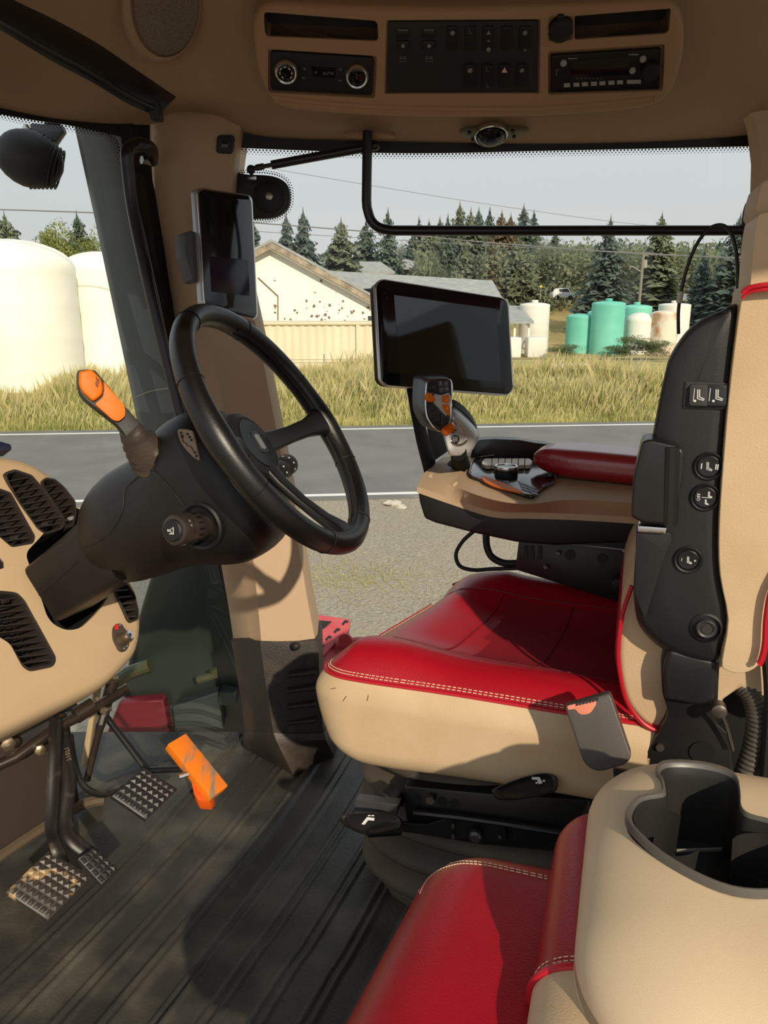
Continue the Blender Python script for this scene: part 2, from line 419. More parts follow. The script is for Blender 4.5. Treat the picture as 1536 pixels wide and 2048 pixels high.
tank(1163, 627, 29, 47, teal_t, 'low teal tank at the left end of the teal tanks', .08, False)
tank(1190, 620, 15, 51, teal_t, 'narrow teal tank between the low one and the tallest one', .1, False)
tank(1218, 602, 33, 46, teal_t, 'tallest teal tank with a small lid on top', .05, True)
tank(1274, 609, 30, 50, teal_t, 'teal tank behind the domed white tank', .06, True)
tank(1281, 625, 27, 46.5, whiteb_t, 'domed low white tank in front of the teal tanks', .2, False)
tank(1350, 606, 31, 50, whiteb_t, 'clean white tank at the right end of the tank row', .04, True)
tank(1331, 621, 27, 46, rusty_t, 'rust stained white tank in front of the clean white one', .06, False)
# ---------------------------------------------------------------- buildings
cream = mat('peeling_cream_paint', (238, 234, 222), .85, c2=(246, 242, 232), nscale=.7)
peel = cream.node_tree
shingle = mat('grey_shingle_roof', (140, 142, 140), .9, c2=(164, 165, 160), nscale=2, bump=.6, bscale=12)
fascia = mat('weathered_wood_fascia', (176, 160, 138), .85, c2=(120, 106, 90), nscale=3)
darkw = mat('dark_window', (60, 62, 64), .3)
# gabled barn: near gable wall faces us
YB = 41.0
root = empty('barn', (Y(545, 700, YB).x, YB, GZ), 'cream gable end barn with peeling paint left of the main screen', 'barn')
gp = [(330, 600), (330, 596), (543, 489), (772, 614), (772, 740), (330, 740)]
b = MB(); b.prism([Y(x, y, YB) for x, y in gp], V((0, 9, 0))); obj('wall', b, cream, root)
b = MB()
for (xa, ya), (xb, yb) in (((543, 484), (790, 619)), ((543, 484), (316, 602))):
    a, c = Y(xa, ya, YB - .5), Y(xb, yb, YB - .5); b.prism([a, c, c + V((0, 10, 0)), a + V((0, 10, 0))], V((0, 0, .14)))
obj('roof', b, shingle, root)
b = MB()
for (xa, ya), (xb, yb) in (((543, 485), (790, 620)), ((543, 485), (316, 603))):
    a, c = Y(xa, ya, YB - .55), Y(xb, yb, YB - .55); b.prism([a, c, c - V((0, 0, .28)), a - V((0, 0, .28))], V((0, .06, 0)))
obj('fascia_board', b, fascia, root)
pp_ = mat('bare_weathered_wood', (128, 112, 96), .9)
b = MB()
for _ in range(60):
    x = R.gauss(650, 55) if R.random() < .7 else R.uniform(520, 760); y = R.gauss(622, 10) if R.random() < .6 else R.uniform(540, 640)
    if y < 489 + abs(x - 543)*.55 + 18: continue
    c = Y(x, y, YB - .02); s = R.uniform(.02, .12)
    b.prism([c + V((math.cos(k)*s*R.uniform(.5, 1), 0, math.sin(k)*s*R.uniform(.5, 1))) for k in (0, 1.1, 2.2, 3.3, 4.4, 5.4)], V((0, .02, 0)))
obj('peeled_patch', b, pp_, root, kind='stuff')
b = MB(); b.prism([Y(x, y, YB - .03) for x, y in ((736, 632), (752, 632), (752, 650), (736, 650))], V((0, .04, 0))); obj('window', b, darkw, root)
b = MB(); b.tube([Y(516, 555, YB - .05), Y(556, 592, YB - .05), Y(556, 640, YB - .05)], .03, 6); obj('service_cable', b, pp_, root)
# long grey roofed hall
root = empty('long_hall', (Y(830, 700, 46).x, 48, GZ), 'long low hall with a weathered grey shingle roof behind the main screen', 'building')
ra, rb_ = Y(655, 541, 56), Y(985, 561, 56); ea, eb = Y(640, 606, 47), Y(1030, 641, 47)
b = MB(); b.prism([ra, rb_, eb, ea], V((0, 0, -.15))); obj('roof', b, shingle, root)
b = MB(); lo = lambda p, z=GZ: V((p.x, p.y, z))
b.prism([lo(ea) + V((.5, .5, 0)), lo(eb) + V((-.5, .5, 0)), lo(rb_) + V((-.5, 0, 0)), lo(ra)], V((0, 0, ea.z - GZ - .5))); obj('wall', b, cream, root)
g1, g2, g3 = Y(672, 582, 48), Y(683, 552, 50), Y(760, 575, 48.5)
b = MB(); b.prism([g1, g2, g3], V((0, 3, 0))); obj('dormer', b, shingle, root)
# open shed with porch posts
root = empty('open_shed', (Y(1040, 700, 44).x, 45, GZ), 'small open lean-to shed with white posts beside the hall', 'shed')
b = MB(); b.prism([Y(1000, 610, 48), Y(1040, 612, 48), Y(1068, 643, 43.5), Y(1000, 643, 43.5)], V((0, 0, -.12))); obj('roof', b, shingle, root)
wp = mat('white_painted_wood', (222, 218, 208), .8)
for x in (1058, 1030, 1016):
    b = MB(); a = Y(x, 643, 44); b.box(((a.x), 44, (a.z + GZ)/2), (.12, .12, a.z - GZ)); obj('post', b, wp, root)
for a_, c_ in (((1058, 652), (1046, 644)), ((1036, 690), (1052, 700)), ((1036, 706), (1050, 680))):
    b = MB(); b.tube([Y(*a_, 43.9), Y(*c_, 43.9)], .05, 4); obj('brace', b, wp, root)
# hauling tote by the shed
for k, (x, y) in enumerate(((1074, 706), (1024, 690))):
    b = MB(); c = Y(x, y, 43); b.box((c.x, 43.5, GZ + .55), (1.05, 1.05, 1.1), bev=.08)
    obj('water_tote', b, whiteb_t, label=('white square water tote below the white upright tank', 'white square water tote under the shed roof')[k], cat='water tote')
# container / corrugated fence
cont = mat('cream_corrugated_steel', (226, 214, 190), .7, c2=(214, 200, 172), nscale=.6)
b = MB(); x0, x1 = Y(-260, 648, 35).x, Y(790, 648, 35).x; zt = Y(640, 646, 35).z; n = int((x1 - x0)/.09)
prof = []
for i in range(n): prof.append(V((x0 + i*.09, 35 + (.05 if (i//2) % 2 else 0), GZ)))
b.loft([prof, [p + V((0, 0, zt - GZ)) for p in prof]], closed=False, cap=False)
b.box(((x0+x1)/2, 36, zt), (x1-x0, 2.2, .10)); b.box(((x0+x1)/2, 34.99, zt - .02), (x1-x0, .1, .14))
for i in range(0, n, 60): b.box((x0 + i*.09, 35.0, (zt+GZ)/2), (.14, .16, zt-GZ))
obj('shipping_container', b, cont, label='long cream corrugated steel container in front of the barn', cat='container', ang=30)
# wire fence with thin posts and far low building, houses among the trees
root = empty('wire_fence', (Y(1200, 715, 33).x, 33, GZ), 'thin wire fence standing in the dry grass before the tanks', 'fence')
fm = mat('grey_fence_wire', (150, 145, 135), .8)
b = MB()
for y in (716, 722): b.tube([Y(520, y + 4, 33), Y(1500, y - 2, 33)], .012, 4)
obj('wire', b, fm, root)
for x in range(560, 1500, 88):
    b = MB(); a = Y(x, 708, 33); b.tube([a, V((a.x, a.y, GZ))], .03, 5); obj('post', b, fm, root)
def house(x0, x1, yr, ye, yb, Yd, label, wm, slope=.18):
    root = empty('house', (Y((x0+x1)/2, yb, Yd).x, Yd, Y(x0, yb, Yd).z), label, 'house')
    a, c = Y(x0, ye, Yd), Y(x1, ye, Yd); w = c.x - a.x; ra, rc = Y(x0, yr, Yd + 4), Y(x1, yr, Yd + 4); ra.x += w*slope*.2; rc.x -= w*slope
    b = MB(); b.prism([a, c, rc, ra], V((0, 0, -.2))); obj('roof', b, shingle, root)
    lo_ = Y(x0, yb, Yd).z
    b = MB(); b.box(((a.x+c.x)/2, Yd + 3.5, (a.z + lo_)/2 - .1), (w*.94, 5, a.z - lo_)); obj('wall', b, wm, root)
    b = MB(); b.box(((a.x+c.x)/2 - w*.2, Yd + 1.0, (a.z*.6 + lo_*.4)), (w*.12, .1, (a.z-lo_)*.4)); obj('window', b, darkw, root)
tanw = mat('tan_siding', (150, 140, 124), .85)
house(618, 790, 523, 543, 575, 72, 'low grey roofed house among conifers left of the trees', tanw)
house(770, 840, 514, 535, 570, 84, 'small house half hidden by conifers right of the low one', tanw)
house(1345, 1520, 588, 598, 640, 70, 'long low flat roofed house behind the right-hand tanks', tanw, .02)
# car and road sign on the slope
root = empty('parked_car', (Y(1128, 590, 66).x, 66, Y(1128, 592, 66).z), 'small pale parked car on the rise below the trees', 'car')
cb = mat('pale_car_paint', (205, 205, 205), .3); c = Y(1128, 589, 66)
b = MB(); b.prism([c + V(p) for p in ((-.9, 0, -.25), (.95, 0, -.25), (.95, 0, .1), (.6, 0, .18), (.35, 0, .52), (-.4, 0, .52), (-.75, 0, .18), (-.95, 0, .1))], V((0, 1.5, 0)), .06); obj('body', b, cb, root)
for s in (-.55, .55):
    b = MB(); b.lathe([(.2, 0), (.2, .16)], c + V((s, -.02, -.26)), V((0, 1, 0)), 16); obj('wheel', b, RUBBER, root)
b = MB(); b.prism([c + V(p) for p in ((-.55, -.01, .2), (.45, -.01, .2), (.3, -.01, .46), (-.38, -.01, .46))], V((0, .02, 0))); obj('window', b, darkw, root)
for k, (x, y, m) in enumerate(((1113, 583, WHITE), (1082, 573, mat('yellow_sign', (200, 170, 80), .6)))):
    root = empty('road_sign', (Y(x, y, 64).x, 64, Y(x, 596, 64).z), ('round white sign on a post beside the parked car', 'small yellow diamond sign on a post left of the white sign')[k], 'sign')
    c = Y(x, y, 64); b = MB(); b.lathe([(.24 - .1*k, 0), (.24 - .1*k, .03)], c, V((0, 1, 0)), 4 if k else 8); obj('sign_plate', b, m, root)
    b = MB(); b.tube([c + V((0, .05, 0)), V((c.x, c.y, Y(x, 598, 64).z))], .03, 5); obj('post', b, fm, root)
# ---------------------------------------------------------------- trees
def conifer(seed, H, Rr, dens=1.):
    rs = np.random.RandomState(seed); vs = []; fs = []
    nl = int(34*dens)
    for i in range(nl):
        t = (i + rs.uniform(0, .6))/nl; z = H*(.08 + .92*t); rad = Rr*(1 - t)**.75*(.9 + .5*rs.rand()) + .05
        nb = max(6, int(19*(1 - t*.6)))
        for k in range(nb):
            a = rs.uniform(0, 2*np.pi); L = rad*rs.uniform(.55, 1.15); dz = -L*rs.uniform(.05, .4)
            d = np.array([np.cos(a), np.sin(a)]); s = np.array([-np.sin(a), np.cos(a)])
            for q in range(5):
                f0 = q/5; p = np.array([d[0]*L*f0, d[1]*L*f0, z + dz*f0 + .04*H*rs.uniform(-.3, .3)])
                w = L*(.30*(1-f0*.5))*rs.uniform(.7, 1.3); l2 = L*.32; hh = H*.018
                e = np.array([d[0]*l2, d[1]*l2, dz*.3 - hh*rs.uniform(0, 1.6)]); ss = np.array([s[0]*w, s[1]*w, rs.uniform(-hh, hh)])
                n0 = len(vs); vs += [p - ss*.5, p + e*.6 - ss + np.array([0, 0, -hh]), p + e, p + e*.6 + ss + np.array([0, 0, -hh])]; fs.append((n0, n0+1, n0+2, n0+3))
    for k in range(6):
        n0 = len(vs); a = k; vs += [np.array([0, 0, H*1.04]), np.array([.12*np.cos(a), .12*np.sin(a), H*.9]), np.array([.12*np.cos(a+2), .12*np.sin(a+2), H*.88]), np.array([0, 0, H*.95])]; fs.append((n0, n0+1, n0+2, n0+3))
    return npmesh(vs, fs)
def leafy(seed, H, Rr, n=7000, lf=.13):
    rs = np.random.RandomState(seed); cl = []
    for i in range(34):
        a = rs.uniform(0, 2*np.pi); rr = Rr*np.sqrt(rs.rand())*.75; z = H*(.28 + .62*rs.rand()); k = 1 - abs(z/H - .5)*.9
        cl.append((rr*np.cos(a)*k, rr*np.sin(a)*k, z, Rr*rs.uniform(.22, .42)))
    cl = np.array(cl); i = rs.randint(0, len(cl), n); u = rs.normal(size=(n, 3)); u /= np.linalg.norm(u, axis=1)[:, None]
    p = cl[i, :3] + u*cl[i, 3:4]*rs.uniform(.6, 1.05, (n, 1)); a = rs.normal(size=(n, 3)); a /= np.linalg.norm(a, axis=1)[:, None]
    c = np.cross(u, a); s = lf*rs.uniform(.5, 1.4, (n, 1)); vv = np.stack([p - a*s, p + c*s*.6, p + a*s, p - c*s*.6], 1).reshape(-1, 3)
    return npmesh(vv, np.arange(4*n).reshape(-1, 4))
def trunkmesh(H, r):
    b = MB(); b.lathe([(r, 0), (r*.8, H*.3), (r*.3, H*.9)], V((0, 0, 0)), EZ, 8); me = bpy.data.meshes.new('trunk'); b.bm.to_mesh(me); return me
bark = mat('bark', (92, 76, 62), .95)
HZ_ = 14
fol = {'dark': mat('dark_conifer_needles', (96, 112, 98), .9, c2=(114, 128, 110), nscale=.9, spec=.1),  # foliage tones are paled: distance haze is put into the colours
       'mid': mat('olive_conifer_needles', (124, 132, 106), .9, c2=(140, 146, 120), nscale=.9, spec=.1),
       'pale': mat('yellow_green_foliage', (150, 152, 84), .9, c2=(124, 132, 76), nscale=1, spec=.1),
       'brown': mat('browning_needles', (142, 118, 88), .9, c2=(120, 110, 84), nscale=1, spec=.1),
       'blue': mat('blue_green_needles', (102, 116, 110), .9, c2=(118, 132, 122), nscale=1, spec=.1)}
for m_ in fol.values(): translucent(m_, .35)
protoC = [conifer(11, 10, 2.0), conifer(12, 10, 2.5, 1.1), conifer(13, 10, 1.5, .9), conifer(14, 10, 3.0, 1.2)]
protoL = [leafy(21, 10, 3.6), leafy(22, 10, 4.4)]
TR = trunkmesh(10, .22)
def cpm(me, m):
    c = me.copy(); c.materials.clear(); c.materials.append(m); return c
MESHC = {}
def tree(px_, top, base, Yd, kind, var, label, wide=1.):
    c = Y(px_, top, Yd); zb = min(Y(px_, base, Yd).z, hz(c.x, Yd)); H = c.z - zb
    root = empty('conifer_tree' if var < 10 else 'leafy_tree', (c.x, Yd, zb), label, 'tree', 'trees beyond the road')
    key = (kind, var)
    if key not in MESHC: MESHC[key] = cpm(protoC[var] if var < 10 else protoL[var-10], fol[kind])
    for nm, me in (('foliage', MESHC[key]), ('trunk', TR)):
        o = bpy.data.objects.new(nm, me); COL.objects.link(o); o.parent = root
        if nm == 'trunk' and not me.materials: me.materials.append(bark)
    s = H/10.; wide *= 1.3 if var < 10 else 1.; root.scale = (s*wide, s*wide, s); root.rotation_euler = (0, 0, R.uniform(0, 6.28)); return root
T_ = [  # x, top y, base y, distance, needles, shape, label, width
 (8, 428, 640, 52, 'mid', 1, 'olive conifer at the far left edge above the nearest tank', 1.),
 (108, 438, 640, 50, 'pale', 10, 'yellow green leafy tree above the gap between the white tanks', .75),
 (153, 428, 640, 54, 'dark', 0, 'dark conifer behind the yellow green leafy tree', 1.),
 (176, 455, 640, 51, 'pale', 11, 'yellow green tree right of the dark conifer, beside the exhaust shroud', .6),
 (508, 448, 640, 74, 'dark', 0, 'dark conifer half hidden by the pillar screen', 1.),
 (572, 430, 640, 66, 'blue', 0, 'blue green conifer, left one of the pair above the barn', .9),
 (606, 422, 640, 66, 'blue', 0, 'blue green conifer, right one of the pair above the barn', .95),
 (682, 440, 600, 70, 'mid', 3, 'broad olive conifer above the low grey roofed house', .95),
 (732, 442, 600, 84, 'dark', 1, 'dark conifer just right of the broad olive one', 1.),
 (776, 422, 600, 78, 'dark', 2, 'slim dark conifer at the bend of the black window bar', 1.1),
 (824, 470, 600, 88, 'dark', 1, 'short dark conifer right of the window bar bend', 1.),
 (838, 436, 600, 92, 'dark', 2, 'slim conifer behind the short dark one', 1.),
 (858, 442, 600, 88, 'mid', 1, 'olive conifer left of the tall olive group', .9),
 (880, 436, 600, 90, 'mid', 1, 'olive conifer with pointed top left of the tallest group', .9),
 (896, 432, 600, 84, 'dark', 2, 'slim dark conifer inside the olive group', 1.),
 (920, 408, 600, 88, 'mid', 0, 'tallest olive conifer of the central group', 1.),
 (942, 420, 600, 86, 'mid', 1, 'olive conifer right of the tallest of the group', .9),
 (958, 418, 600, 90, 'dark', 0, 'dark conifer above the right end of the hall roof', .9),
 (980, 418, 600, 92, 'dark', 2, 'slim dark conifer just left of the browning one', 1.1),
 (1004, 424, 600, 84, 'brown', 1, 'browning conifer in the middle of the tree belt', .9),
 (1022, 430, 600, 86, 'brown', 0, 'second browning conifer right beside the first', .9),
 (1048, 412, 600, 90, 'dark', 0, 'dark pointed conifer right of the browning pair', 1.),
 (1068, 424, 600, 92, 'dark', 2, 'slim dark conifer touching the dark pointed one', 1.2),
 (1040, 470, 600, 78, 'mid', 1, 'lower olive conifer in front of the dark pointed one', 1.),
 (1086, 470, 600, 82, 'mid', 11, 'rounded olive tree right of the dark pointed conifer', .6),
 (1112, 462, 600, 86, 'dark', 1, 'dark conifer behind the rounded olive tree', .9),
 (1135, 478, 600, 80, 'mid', 11, 'rounded tree over the parked car', .6),
 (1160, 485, 600, 88, 'pale', 10, 'pale green tree left of the big blue green spruce', .6),
 (1192, 492, 600, 84, 'dark', 1, 'dark low conifer left of the big blue green spruce', .9),
 (1222, 436, 612, 62, 'blue', 0, 'big blue green spruce standing nearest above the teal tanks', .95),
 (1262, 488, 600, 78, 'mid', 11, 'rounded tree left of the utility pole', .6),
 (1290, 496, 600, 82, 'mid', 10, 'rounded olive tree behind the utility pole', .7),
 (1325, 428, 610, 70, 'mid', 1, 'tall olive conifer right of the utility pole', .85),
 (1342, 490, 610, 76, 'pale', 11, 'pale rounded tree beside the tall olive conifer', .6),
 (1376, 494, 610, 82, 'mid', 10, 'rounded tree above the clean white tank', .6),
 (1410, 500, 620, 64, 'blue', 0, 'blue green conifer framed by the looped cable', .8),
 (1440, 480, 620, 84, 'dark', 1, 'dark conifer behind the right side of the looped cable', .8),
 (1482, 430, 620, 62, 'blue', 0, 'blue green conifer at the right end of the window', 1.),
 (1456, 500, 620, 72, 'mid', 11, 'rounded low tree near the right end of the window', .6),
 (800, 480, 600, 96, 'mid', 11, 'rounded tree behind the small house', .6),
 (866, 490, 600, 80, 'mid', 11, 'rounded olive tree above the hall roof middle', .6),
 (930, 480, 600, 79, 'mid', 3, 'broad olive conifer at the front of the central group', .7),
 (985, 490, 600, 77, 'brown', 3, 'broad browning conifer above the end of the hall roof', .6),
 (1240, 500, 600, 90, 'dark', 3, 'broad dark conifer behind the big spruce', .8),
]
for t_ in T_: tree(*t_)
# understory brush closing the belt of trees at its foot
rs = np.random.RandomState(9)
def brush():
    n = 90000; x = rs.uniform(-22, 52, n); d = rs.uniform(74, 98, n); 
    keep = (x > -6); x, d = x[keep], d[keep]; n = len(x)
    g = np.array([hz(a, c) for a, c in zip(x, d)]); cap_ = 6.4*(d/86.) - g + rs.normal(0, .5, n); h = (3.4 + 1.2*np.sin(x*.7) + .8*np.sin(x*1.9 + 1))*np.where(x > 3, 1.7, 1.0)
    p = np.c_[x, d, g + rs.uniform(0, 1, n)*np.maximum(np.minimum(h, cap_), .6)]; a = rs.normal(size=(n, 3)); a /= np.linalg.norm(a, axis=1)[:, None]
    c = rs.normal(size=(n, 3)); c /= np.linalg.norm(c, axis=1)[:, None]; s = rs.uniform(.12, .34, (n, 1))
    vv = np.stack([p - a*s, p + c*s*.6, p + a*s, p - c*s*.6], 1).reshape(-1, 3)
    link('undergrowth', npmesh(vv, np.arange(4*n).reshape(-1, 4)), fol['mid'], label='dense olive undergrowth filling the foot of the tree belt', cat='undergrowth', kind='stuff')
brush()
bushm = mat('grey_green_bush', (106, 116, 84), .9, c2=(84, 96, 66), nscale=2, spec=.1)
for k, (x, top, Yd, w, lb) in enumerate(((1268, 676, 41, 3.6, 'grey green bush in front of the domed white tank'), (1310, 682, 41, 2.6, 'grey green bush in front of the rust stained tank'), (1228, 694, 41, 2.4, 'low grey green bush at the foot of the tallest teal tank'), (1132, 690, 42, 2.2, 'low bush left of the teal tanks'))):
    c = Y(x, top, Yd); me = cpm(protoL[k % 2], bushm); root = empty('bush', (c.x, Yd, GZ), lb, 'bush')
    o = bpy.data.objects.new('foliage', me); COL.objects.link(o); o.parent = root
    s = (c.z - GZ)/10.; root.scale = (w/8.5, w/8.5, s*1.12)
# poles and wires
pw = mat('weathered_pole_wood', (130, 120, 105), .9)
root = empty('utility_pole', (Y(1285, 600, 58).x, 58, GZ), 'wooden utility pole with lamp arm and transformer above the tanks', 'utility pole')
b = MB(); t = Y(1287, 505, 58); b.tube([V((t.x, 58, GZ + 2.6)), t], .11, 8); obj('pole', b, pw, root)
b = MB(); a = Y(1286, 546, 58); b.tube([a, a + V((-.8, 0, .45)), a + V((-1.0, 0, .42))], .04, 6); obj('lamp_arm', b, fm, root)
b = MB(); a = Y(1290, 524, 58); b.lathe([(.16, -.4), (.16, .1), (.06, .15)], a, EZ, 12); obj('transformer', b, fm, root)
wirem = mat('grey_power_cable', (112, 112, 112), .8)
def wire(pts, Yd, r, lb):
    P = [Y(x, y, Yd) for x, y in pts]; b = MB(); b.tube(P, r, 5, smooth=8); obj('power_line', b, wirem, label=lb, cat='power line')
wire([(-60, 418), (60, 421), (260, 429), (500, 445), (780, 467), (1000, 487), (1286, 508), (1540, 517)], 22, .016, 'main sagging power line across the windscreen and side window')
wire([(500, 330), (760, 374), (1000, 412), (1286, 450), (1500, 462)], 40, .011, 'thin upper wire crossing the open sky in the side window')
wire([(500, 462), (760, 478), (1000, 492), (1286, 506), (1500, 520)], 58, .02, 'thin lower wire running to the utility pole')
# cream kerb block seen in the grass
b = MB(); b.prism([Y(x, y, 27) for x, y in ((1108, 730), (1182, 728), (1184, 760), (1108, 760))], V((0, .5, 0)), .02); obj('concrete_block', b, mat('pale_concrete', (206, 192, 166), .9), label='pale concrete block half buried in the grass right of the screen', cat='block')
# ================================================================ cab shell
mat_rub = mat('worn_rubber_mat', (50, 48, 44), .5, c2=(92, 88, 76), nscale=8, sharp=(.45, .8), bump=.5, bscale=160, spec=.5)
# floor mat: ribs run across the cab
def fl(sv, t): return E1*sv + E2*t
def ribh(p):
    x, y = p.x, p.y; s = p.dot(E1) + .03*math.sin(y*3.); h = 0.
    q = (s + 2.0) % .075
    if s > -.98 and s < .9:
        d = min(abs(q - .018), abs(q - .036)); h += .0045*max(0, 1 - (d/.006)**2)
    h += .007*math.exp(-((s + .70)/.02)**2)
    tt = p.dot(E2)
    if tt < .98 + .02*math.sin(s*9): h += .006*min(1, max(0, (.98 - tt)/.015))*(1 if -.62 < s < -.12 else 0)
    return h
b = MB(); rows = []
N = 900; M_ = 60
for i in range(N+1):
    s = -1.25 + 2.4*i/N; rows.append([ (lambda p: p + V((0, 0, ribh(p))))(fl(s, -.25 + 2.35*j/M_)) for j in range(M_+1)])
b.loft(rows, closed=False, cap=False)
bm_ = b.bm
kill = [v for v in bm_.verts if v.co.y > 1.80 or v.co.x < -.98 or v.co.y < .22 or v.co.x > 1.25]
bmesh.ops.delete(bm_, geom=kill, context='VERTS')
b.box((.13, 1.02, -.06), (2.24, 1.6, .10)); struct('floor', b, mat_rub, ang=50)
# windscreen
def wline(z):
    t = z/1.5
    P = [V((-.40 - .14*t, 1.72 + .12*t, z)), V((-.56 - .16*t, 1.66 + .06*t, z)), V((-.74 - .14*t, 1.50, z)), V((-.86 - .12*t, 1.2, z)), V((-.93 - .12*t, .8, z)), V((-.95 - .12*t, .28, z))]
    return spline(P, 6)
WG = glass_mat('windscreen_glass', (.90, .93, .90, 1), 1.0)
b = MB(); b.loft([wline(.0 + 1.62*k/6) for k in range(7)], closed=False, cap=False); wtree = b.bvh()
struct('window_1', b, WG)
# side window
YW = 1.87
SG = glass_mat('side_glass', (.93, .95, .93, 1), .9)
b = MB(); b.quad(V((-.42, YW - .03, 0)), V((1.25, YW - .03, 0)), V((1.25, YW + .0, 1.62)), V((-.56, YW + .0, 1.62))); stree = b.bvh(); struct('window_2', b, SG)
b = MB(); b.prism([V((1.22, .35, .55)), V((1.22, 1.75, .55)), V((1.22, 1.75, 1.55)), V((1.22, .35, 1.55))], V((.005, 0, 0))); struct('window_3', b, glass_mat('rear_glass', (.8, .82, .8, 1), .9))
FR = mat('black_window_frit', (13, 13, 15), .35)
def band(name, top, bot, tree, off=-.004):
    n = 40; up = sp2(top, n//(len(top)-1), False); lo_ = sp2(bot, n//(len(bot)-1), False); m = min(len(up), len(lo_))
    A = [onto(tree, *up[round(i*(len(up)-1)/(m-1))], .004)[0] for i in range(m)]; Bq = [onto(tree, *lo_[round(i*(len(lo_)-1)/(m-1))], .004)[0] for i in range(m)]
    ok = [i for i in range(m) if A[i] is not None and Bq[i] is not None]
    b = MB(); w_ = V((0, .003, 0)) if abs(A[ok[0]].x - A[ok[-1]].x) > .8 else V((-.003, .002, 0))
    b.loft([[A[i], Bq[i], Bq[i] + w_, A[i] + w_] for i in ok]); return struct(name, b, FR)
def dots(name, path, tree, rows=3, step=7., r0=.0021, sgn=1):
    P = sp2(path, 30, False); L = 0; b = MB(); out = []
    for k in range(rows):
        acc = (k % 2)*step/2; tot = 0
        for i in range(len(P)-1):
            a, c = V(P[i]), V(P[i+1]); l = (c-a).length
            if l < 1e-6: continue
            d = (c-a)/l; nrm = V((-d.y, d.x))*sgn
            while acc < tot + l:
                q = a + d*(acc - tot) + nrm*(1.5 + k*4.2); out.append((q.x, q.y, r0*(1 - .24*k))); acc += step
            tot += l
    for x, y, r in out:
        p, nn = onto(tree, x, y, .004)
        if p is None: continue
        u, w = perp(nn); vs_ = [b.bm.verts.new(p + (u*math.cos(a) + w*math.sin(a))*r) for a in [math.pi*2*j/6 for j in range(6)]]; b.bm.faces.new(vs_)
    return struct(name, b, FR)
band('window_frit', [(470, 262), (800, 270), (1100, 272), (1510, 262)], [(470, 296), (800, 307), (1100, 302), (1510, 293)], stree)
dots('window_frit_dots', [(478, 298), (800, 308), (1100, 303), (1502, 294)], stree)
band('window_frit', [(-60, 195), (60, 215), (160, 235), (300, 250)], [(-60, 218), (60, 240), (150, 254), (300, 288)], wtree)
dots('window_frit_dots', [(0, 229), (60, 241), (150, 255), (205, 265)], wtree)
# black seal beside the pillar
bar = [(236, 250, 300), (243, 290, 300), (262, 360, 305), (280, 430, 320), (318, 600, 352), (372, 850, 396), (432, 1110, 448), (470, 1290, 482), (494, 1480, 505)]
b = MB(); L_, R_ = [], []
for xl, y, xr in bar:
    p = onto(wtree, xl, y, .006)[0] or Y(xl, y, 1.80); q = Y(xr, y, 1.86)
    L_.append(p); R_.append(q)
b.loft([L_, R_], closed=False, cap=False); struct('window_seal', b, FR)
dots('window_frit_dots', [(205, 262), (232, 280), (242, 310), (256, 345)], wtree, 4, 7, .0023)
dots('window_frit_dots', [(432, 1120), (450, 1200), (470, 1290)], wtree, 2, 6, .002)
# pillar
prow = [(215, 230, 350, 488, 1.84), (235, 240, 350, 484, 1.82), (300, 263, 352, 472, 1.81), (380, 284, 362, 463, 1.79), (500, 313, 384, 480, 1.775), (600, 334, 402, 500, 1.76), (700, 356, 424, 522, 1.745), (850, 386, 455, 551, 1.72), (980, 412, 480, 576, 1.70), (1110, 439, 505, 600, 1.675), (1200, 455, 515, 615, 1.66), (1300, 470, 524, 634, 1.645)]
def pring(y, xl, xc, xr, yc, g=0.):
    l, c, r = Y(xl, y, yc + .10), Y(xc, y, yc), Y(xr, y, yc + .02)
    r0_ = c + (r - c)*.9; k = V((0, .12, 0))
    return [l + k, l, l*.35 + c*.65 + V((0, .006, 0)), c, c*.5 + r*.5 + V((0, -.004, 0)), r0_, r, r + V((.004, .03, 0)), r + k]
b = MB(); b.loft([pring(y, a, c, r, yc) for y, a, c, r, yc in prow], cap=True); o = struct('trim_1', b, PILLAR, ang=50)
ptree = BVHTree.FromObject(o, bpy.context.evaluated_depsgraph_get())
ptree_off = o.location.copy()
def onp(x, y, off=.002):
    """a point on the pillar cladding under the line of sight"""
    loc, nor, i, d = ptree.ray_cast(CAM - ptree_off, ray(x, y).normalized())
    return None if loc is None else loc + ptree_off - ray(x, y).normalized()*off
# black lower cover with a foot
b = MB(); rings = []
for y, xl, xc, xr, yc in ((1282, 462, 520, 634, 1.636), (1300, 466, 522, 637, 1.632), (1400, 482, 536, 640, 1.62), (1470, 490, 548, 648, 1.61)):
    rings.append(pring(y, xl, xc, xr, yc))
b.loft(rings); 
foot = [pring(1466, 489, 547, 648, 1.605), pring(1480, 486, 552, 652, 1.598)]
for dz_, g in ((.012, 0), (0, 0)):
    l_, c_, r_ = Z(486, 1494, dz_), Z(586, 1550, dz_), Z(668, 1512, dz_); k = V((0, .12, 0))
    foot.append([l_ + k, l_, l_*.35 + c_*.65, c_, c_*.5 + r_*.5, c_*.1 + r_*.9, r_, r_ + V((.004, .03, 0)), r_ + k])
b.loft(foot); struct('trim_2', b, mat('scuffed_black_cover', (40, 35, 32), .5, c2=(74, 60, 50), nscale=11, sharp=(.5, .75), bump=.4, bscale=300), ang=40)
# ribs and screw on that cover
b = MB()
for k, y in enumerate((1345, 1376, 1408, 1440)):
    b.tube([Y(575, y + 6, 1.618), Y(632, y, 1.622)], .006, 8)
b.ball(Y(592, 1292, 1.62), .010); struct('trim_2_ribs', b, RUBBER)
